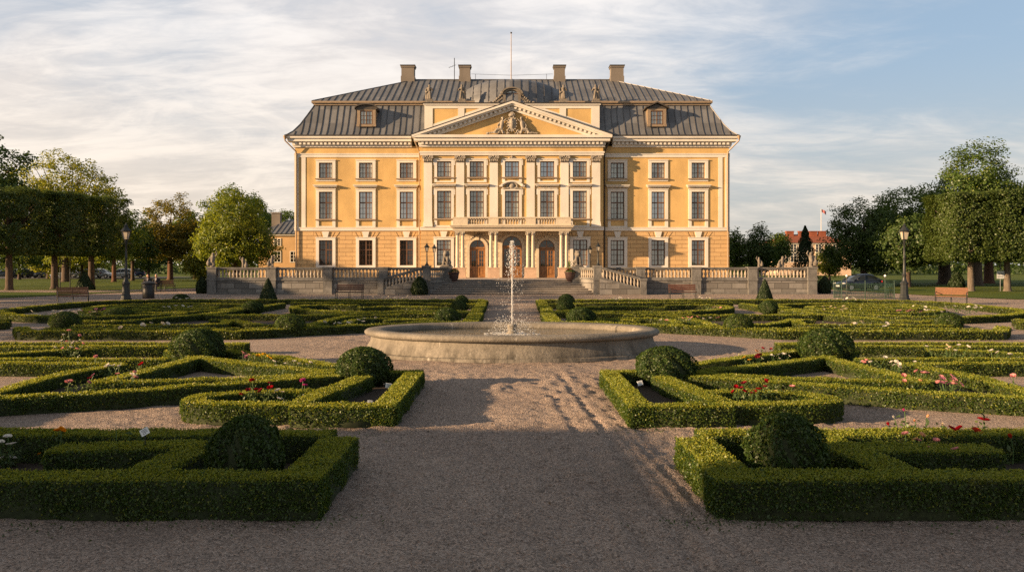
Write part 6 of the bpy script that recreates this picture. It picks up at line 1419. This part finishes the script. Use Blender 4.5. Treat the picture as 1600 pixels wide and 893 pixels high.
for k in range(4):
    x = -.235+.125*k; m.box(x,x+.028,-.054,-.0505,1.36,1.52); m.bar((x+.03,-.052,1.36 if k%2 else 1.44),(x+.095,-.052,1.52),.004,.03,(1,0,0)); m.box(x+.034,x+.09,-.054,-.0505,1.42,1.448)
for k in range(9): x = -.24+.055*k; m.box(x,x+.035,-.054,-.0505,1.19,1.245)
m.build('lettering', ink, bd)
for px, Y, lab in ((1323,56.5,'small bollard light with white top left of the black car roof'),(1383,57.5,'small bollard light with white top right of the black car')):
    o = thing('bollard_light', lab, 'bollard', (A(px,Y),Y,0), 0, 'bollard lights by the railing'); h = ZA(432,Y); MB().tube([(0,0,0),(0,0,h)],.03,7).build('post', IRON, o); MB().ball((0,0,h+.06),.085).build('globe', LABW, o)
for px, Y, h, lab in ((94,73.5,4.2,'thin dark pole on the lawn behind the left bench'),(109.5,74,3.8,'shorter thin dark pole on the lawn left of the broad yew')):
    o = thing('thin_pole', lab, 'pole', (A(px,Y),Y,0)); MB().tube([(0,0,0),(0,0,h)],.045,7).build('pole', IRON, o)

# ------------------------------------------------------------------ unseen shapes added outside the frame on the sunny side to cast the evening shade
hip_house('unseen_shade_house','unseen ochre house added behind the viewer, beyond the left border, for its shade',-29,-23,-32,-3.5,8.2,10.4,OCHRE2,REDROOF,[],[],4.0)  # put in for the foreground shadow; nothing of it is in view
hip_house('unseen_shade_annex','unseen low annex added beyond the left border for its shade',-26,-22,-3.2,2.2,5.3,6.0,OCHRE2,REDROOF,[],[],2.0)  # added; its eaves level sets where the foreground shadow ends
hedge('unseen tall clipped hedge added beyond the left border to shade the terrace wall', [[(-46,46.5),(-46,55)]], 1.6, 7.0, .22, 60, L_LIME)  # added; height set so the terrace wall falls in shade
for y in (14,20,26,31.5,36.5,41,45.5): tree('park_tree', 'unseen leafy tree added outside the left border to shade the far parterre', -48, y, 13.5, [(0,0,8.4,3.0,3.0,5.0)], 1700, .34, L_MID, .3, gap=.25)  # added row, thinned for dappled shade on the far beds

# ------------------------------------------------------------------ loose things on the gravel
def litter():
    n = 900; X = RNG.uniform(-6,6,n); Y = RNG.uniform(4.2,18,n); P = np.column_stack([X,Y,.012+.012*RNG.random(n)]); k = RNG.random(n)<.35+.65*((np.abs(X)>1.2)&(np.abs(X)<2.0)); P = P[k]
    V,Q = leafquads(P, np.tile((0,0,1.),(len(P),1)), .03, .6, .45)
    tag(link('leaf_litter', quadmesh('leaf_litter',V,Q,[leafmat('fallen_leaf',(.05,.035,.018),(.16,.10,.04),(.12,.13,.03),.1,3)])), 'scattered fallen leaves and clippings on the gravel', None, None, 'stuff')
    S = []
    for (cx,cy,sp,n) in [(1.72,7.05,.25,70),(1.85,7.0,.3,60),(-1.7,7.05,.3,60),(2.6,7.0,.5,50),(-3.0,7.02,.6,70),(1.2,5.7,.08,26),(-2.2,10.6,.4,40),(1.7,10.9,.3,40),(-4.4,6.9,.5,50),(4.3,6.95,.5,60),(1.62,12.5,.15,40),(-1.62,13,.12,30),(-3.9,6.0,.1,24)]:
        S.append(np.column_stack([cx+RNG.normal(0,sp,n),cy+RNG.normal(0,.05+sp*.12,n),RNG.random(n)*.05+.008]))
    P = np.concatenate(S); V,Q = leafquads(P, np.tile((0,-.3,.8),(len(P),1)), .035, .4, .9)
    tag(link('weeds', quadmesh('weeds',V,Q,[L_FLW])), 'small weeds sprouting in the gravel along the hedge feet', None, None, 'stuff')
    n = 9000; X = RNG.uniform(-5.5,5.5,n); Y = 4+ 12*RNG.random(n)**1.5; s = RNG.uniform(.004,.011,n)*(1+.6*(RNG.random(n)<.05)); k = ~((np.abs(X)>1.6)&(((Y>7)&(Y<9.5))|((Y>11.1)&(Y<15.2)))); X,Y,s = X[k],Y[k],s[k]; n = len(X)
    base = np.array([(1,0,0),(0,1,0),(-1,0,0),(0,-1,0),(0,0,.8),(0,0,-.8)])[None]*s[:,None,None]*RNG.uniform(.6,1.3,(n,6,1)); th = RNG.random(n)*6.28; c, q = np.cos(th)[:,None], np.sin(th)[:,None]
    B = base.copy(); B[:,:,0] = base[:,:,0]*c-base[:,:,1]*q; B[:,:,1] = base[:,:,0]*q+base[:,:,1]*c; B += np.stack([X,Y,np.full(n,.008)],-1)[:,None]
    T = np.array([(0,1,4,4),(1,2,4,4),(2,3,4,4),(3,0,4,4)]); tri = np.array([(0,1,4),(1,2,4),(2,3,4),(3,0,4)])
    me = bpy.data.meshes.new('pebbles'); V = B.reshape(-1,3); Fc = (tri[None]+6*np.arange(n)[:,None,None]).reshape(-1,3)
    me.vertices.add(len(V)); me.vertices.foreach_set('co', V.astype(np.float32).ravel()); me.loops.add(len(Fc)*3); me.loops.foreach_set('vertex_index', Fc.astype(np.int32).ravel()); me.polygons.add(len(Fc)); me.polygons.foreach_set('loop_start', np.arange(0,len(Fc)*3,3,dtype=np.int32)); me.update(calc_edges=True)
    t = NT('pebble_stone'); g = t.n('ShaderNodeNewGeometry'); t.pbr(t.mix(g.outputs['Random Per Island'], (.11,.09,.08), (.48,.40,.35)), .85); me.materials.append(t.m)
    tag(link('pebbles', me), 'loose larger pebbles on the gravel path', None, None, 'stuff')
litter()
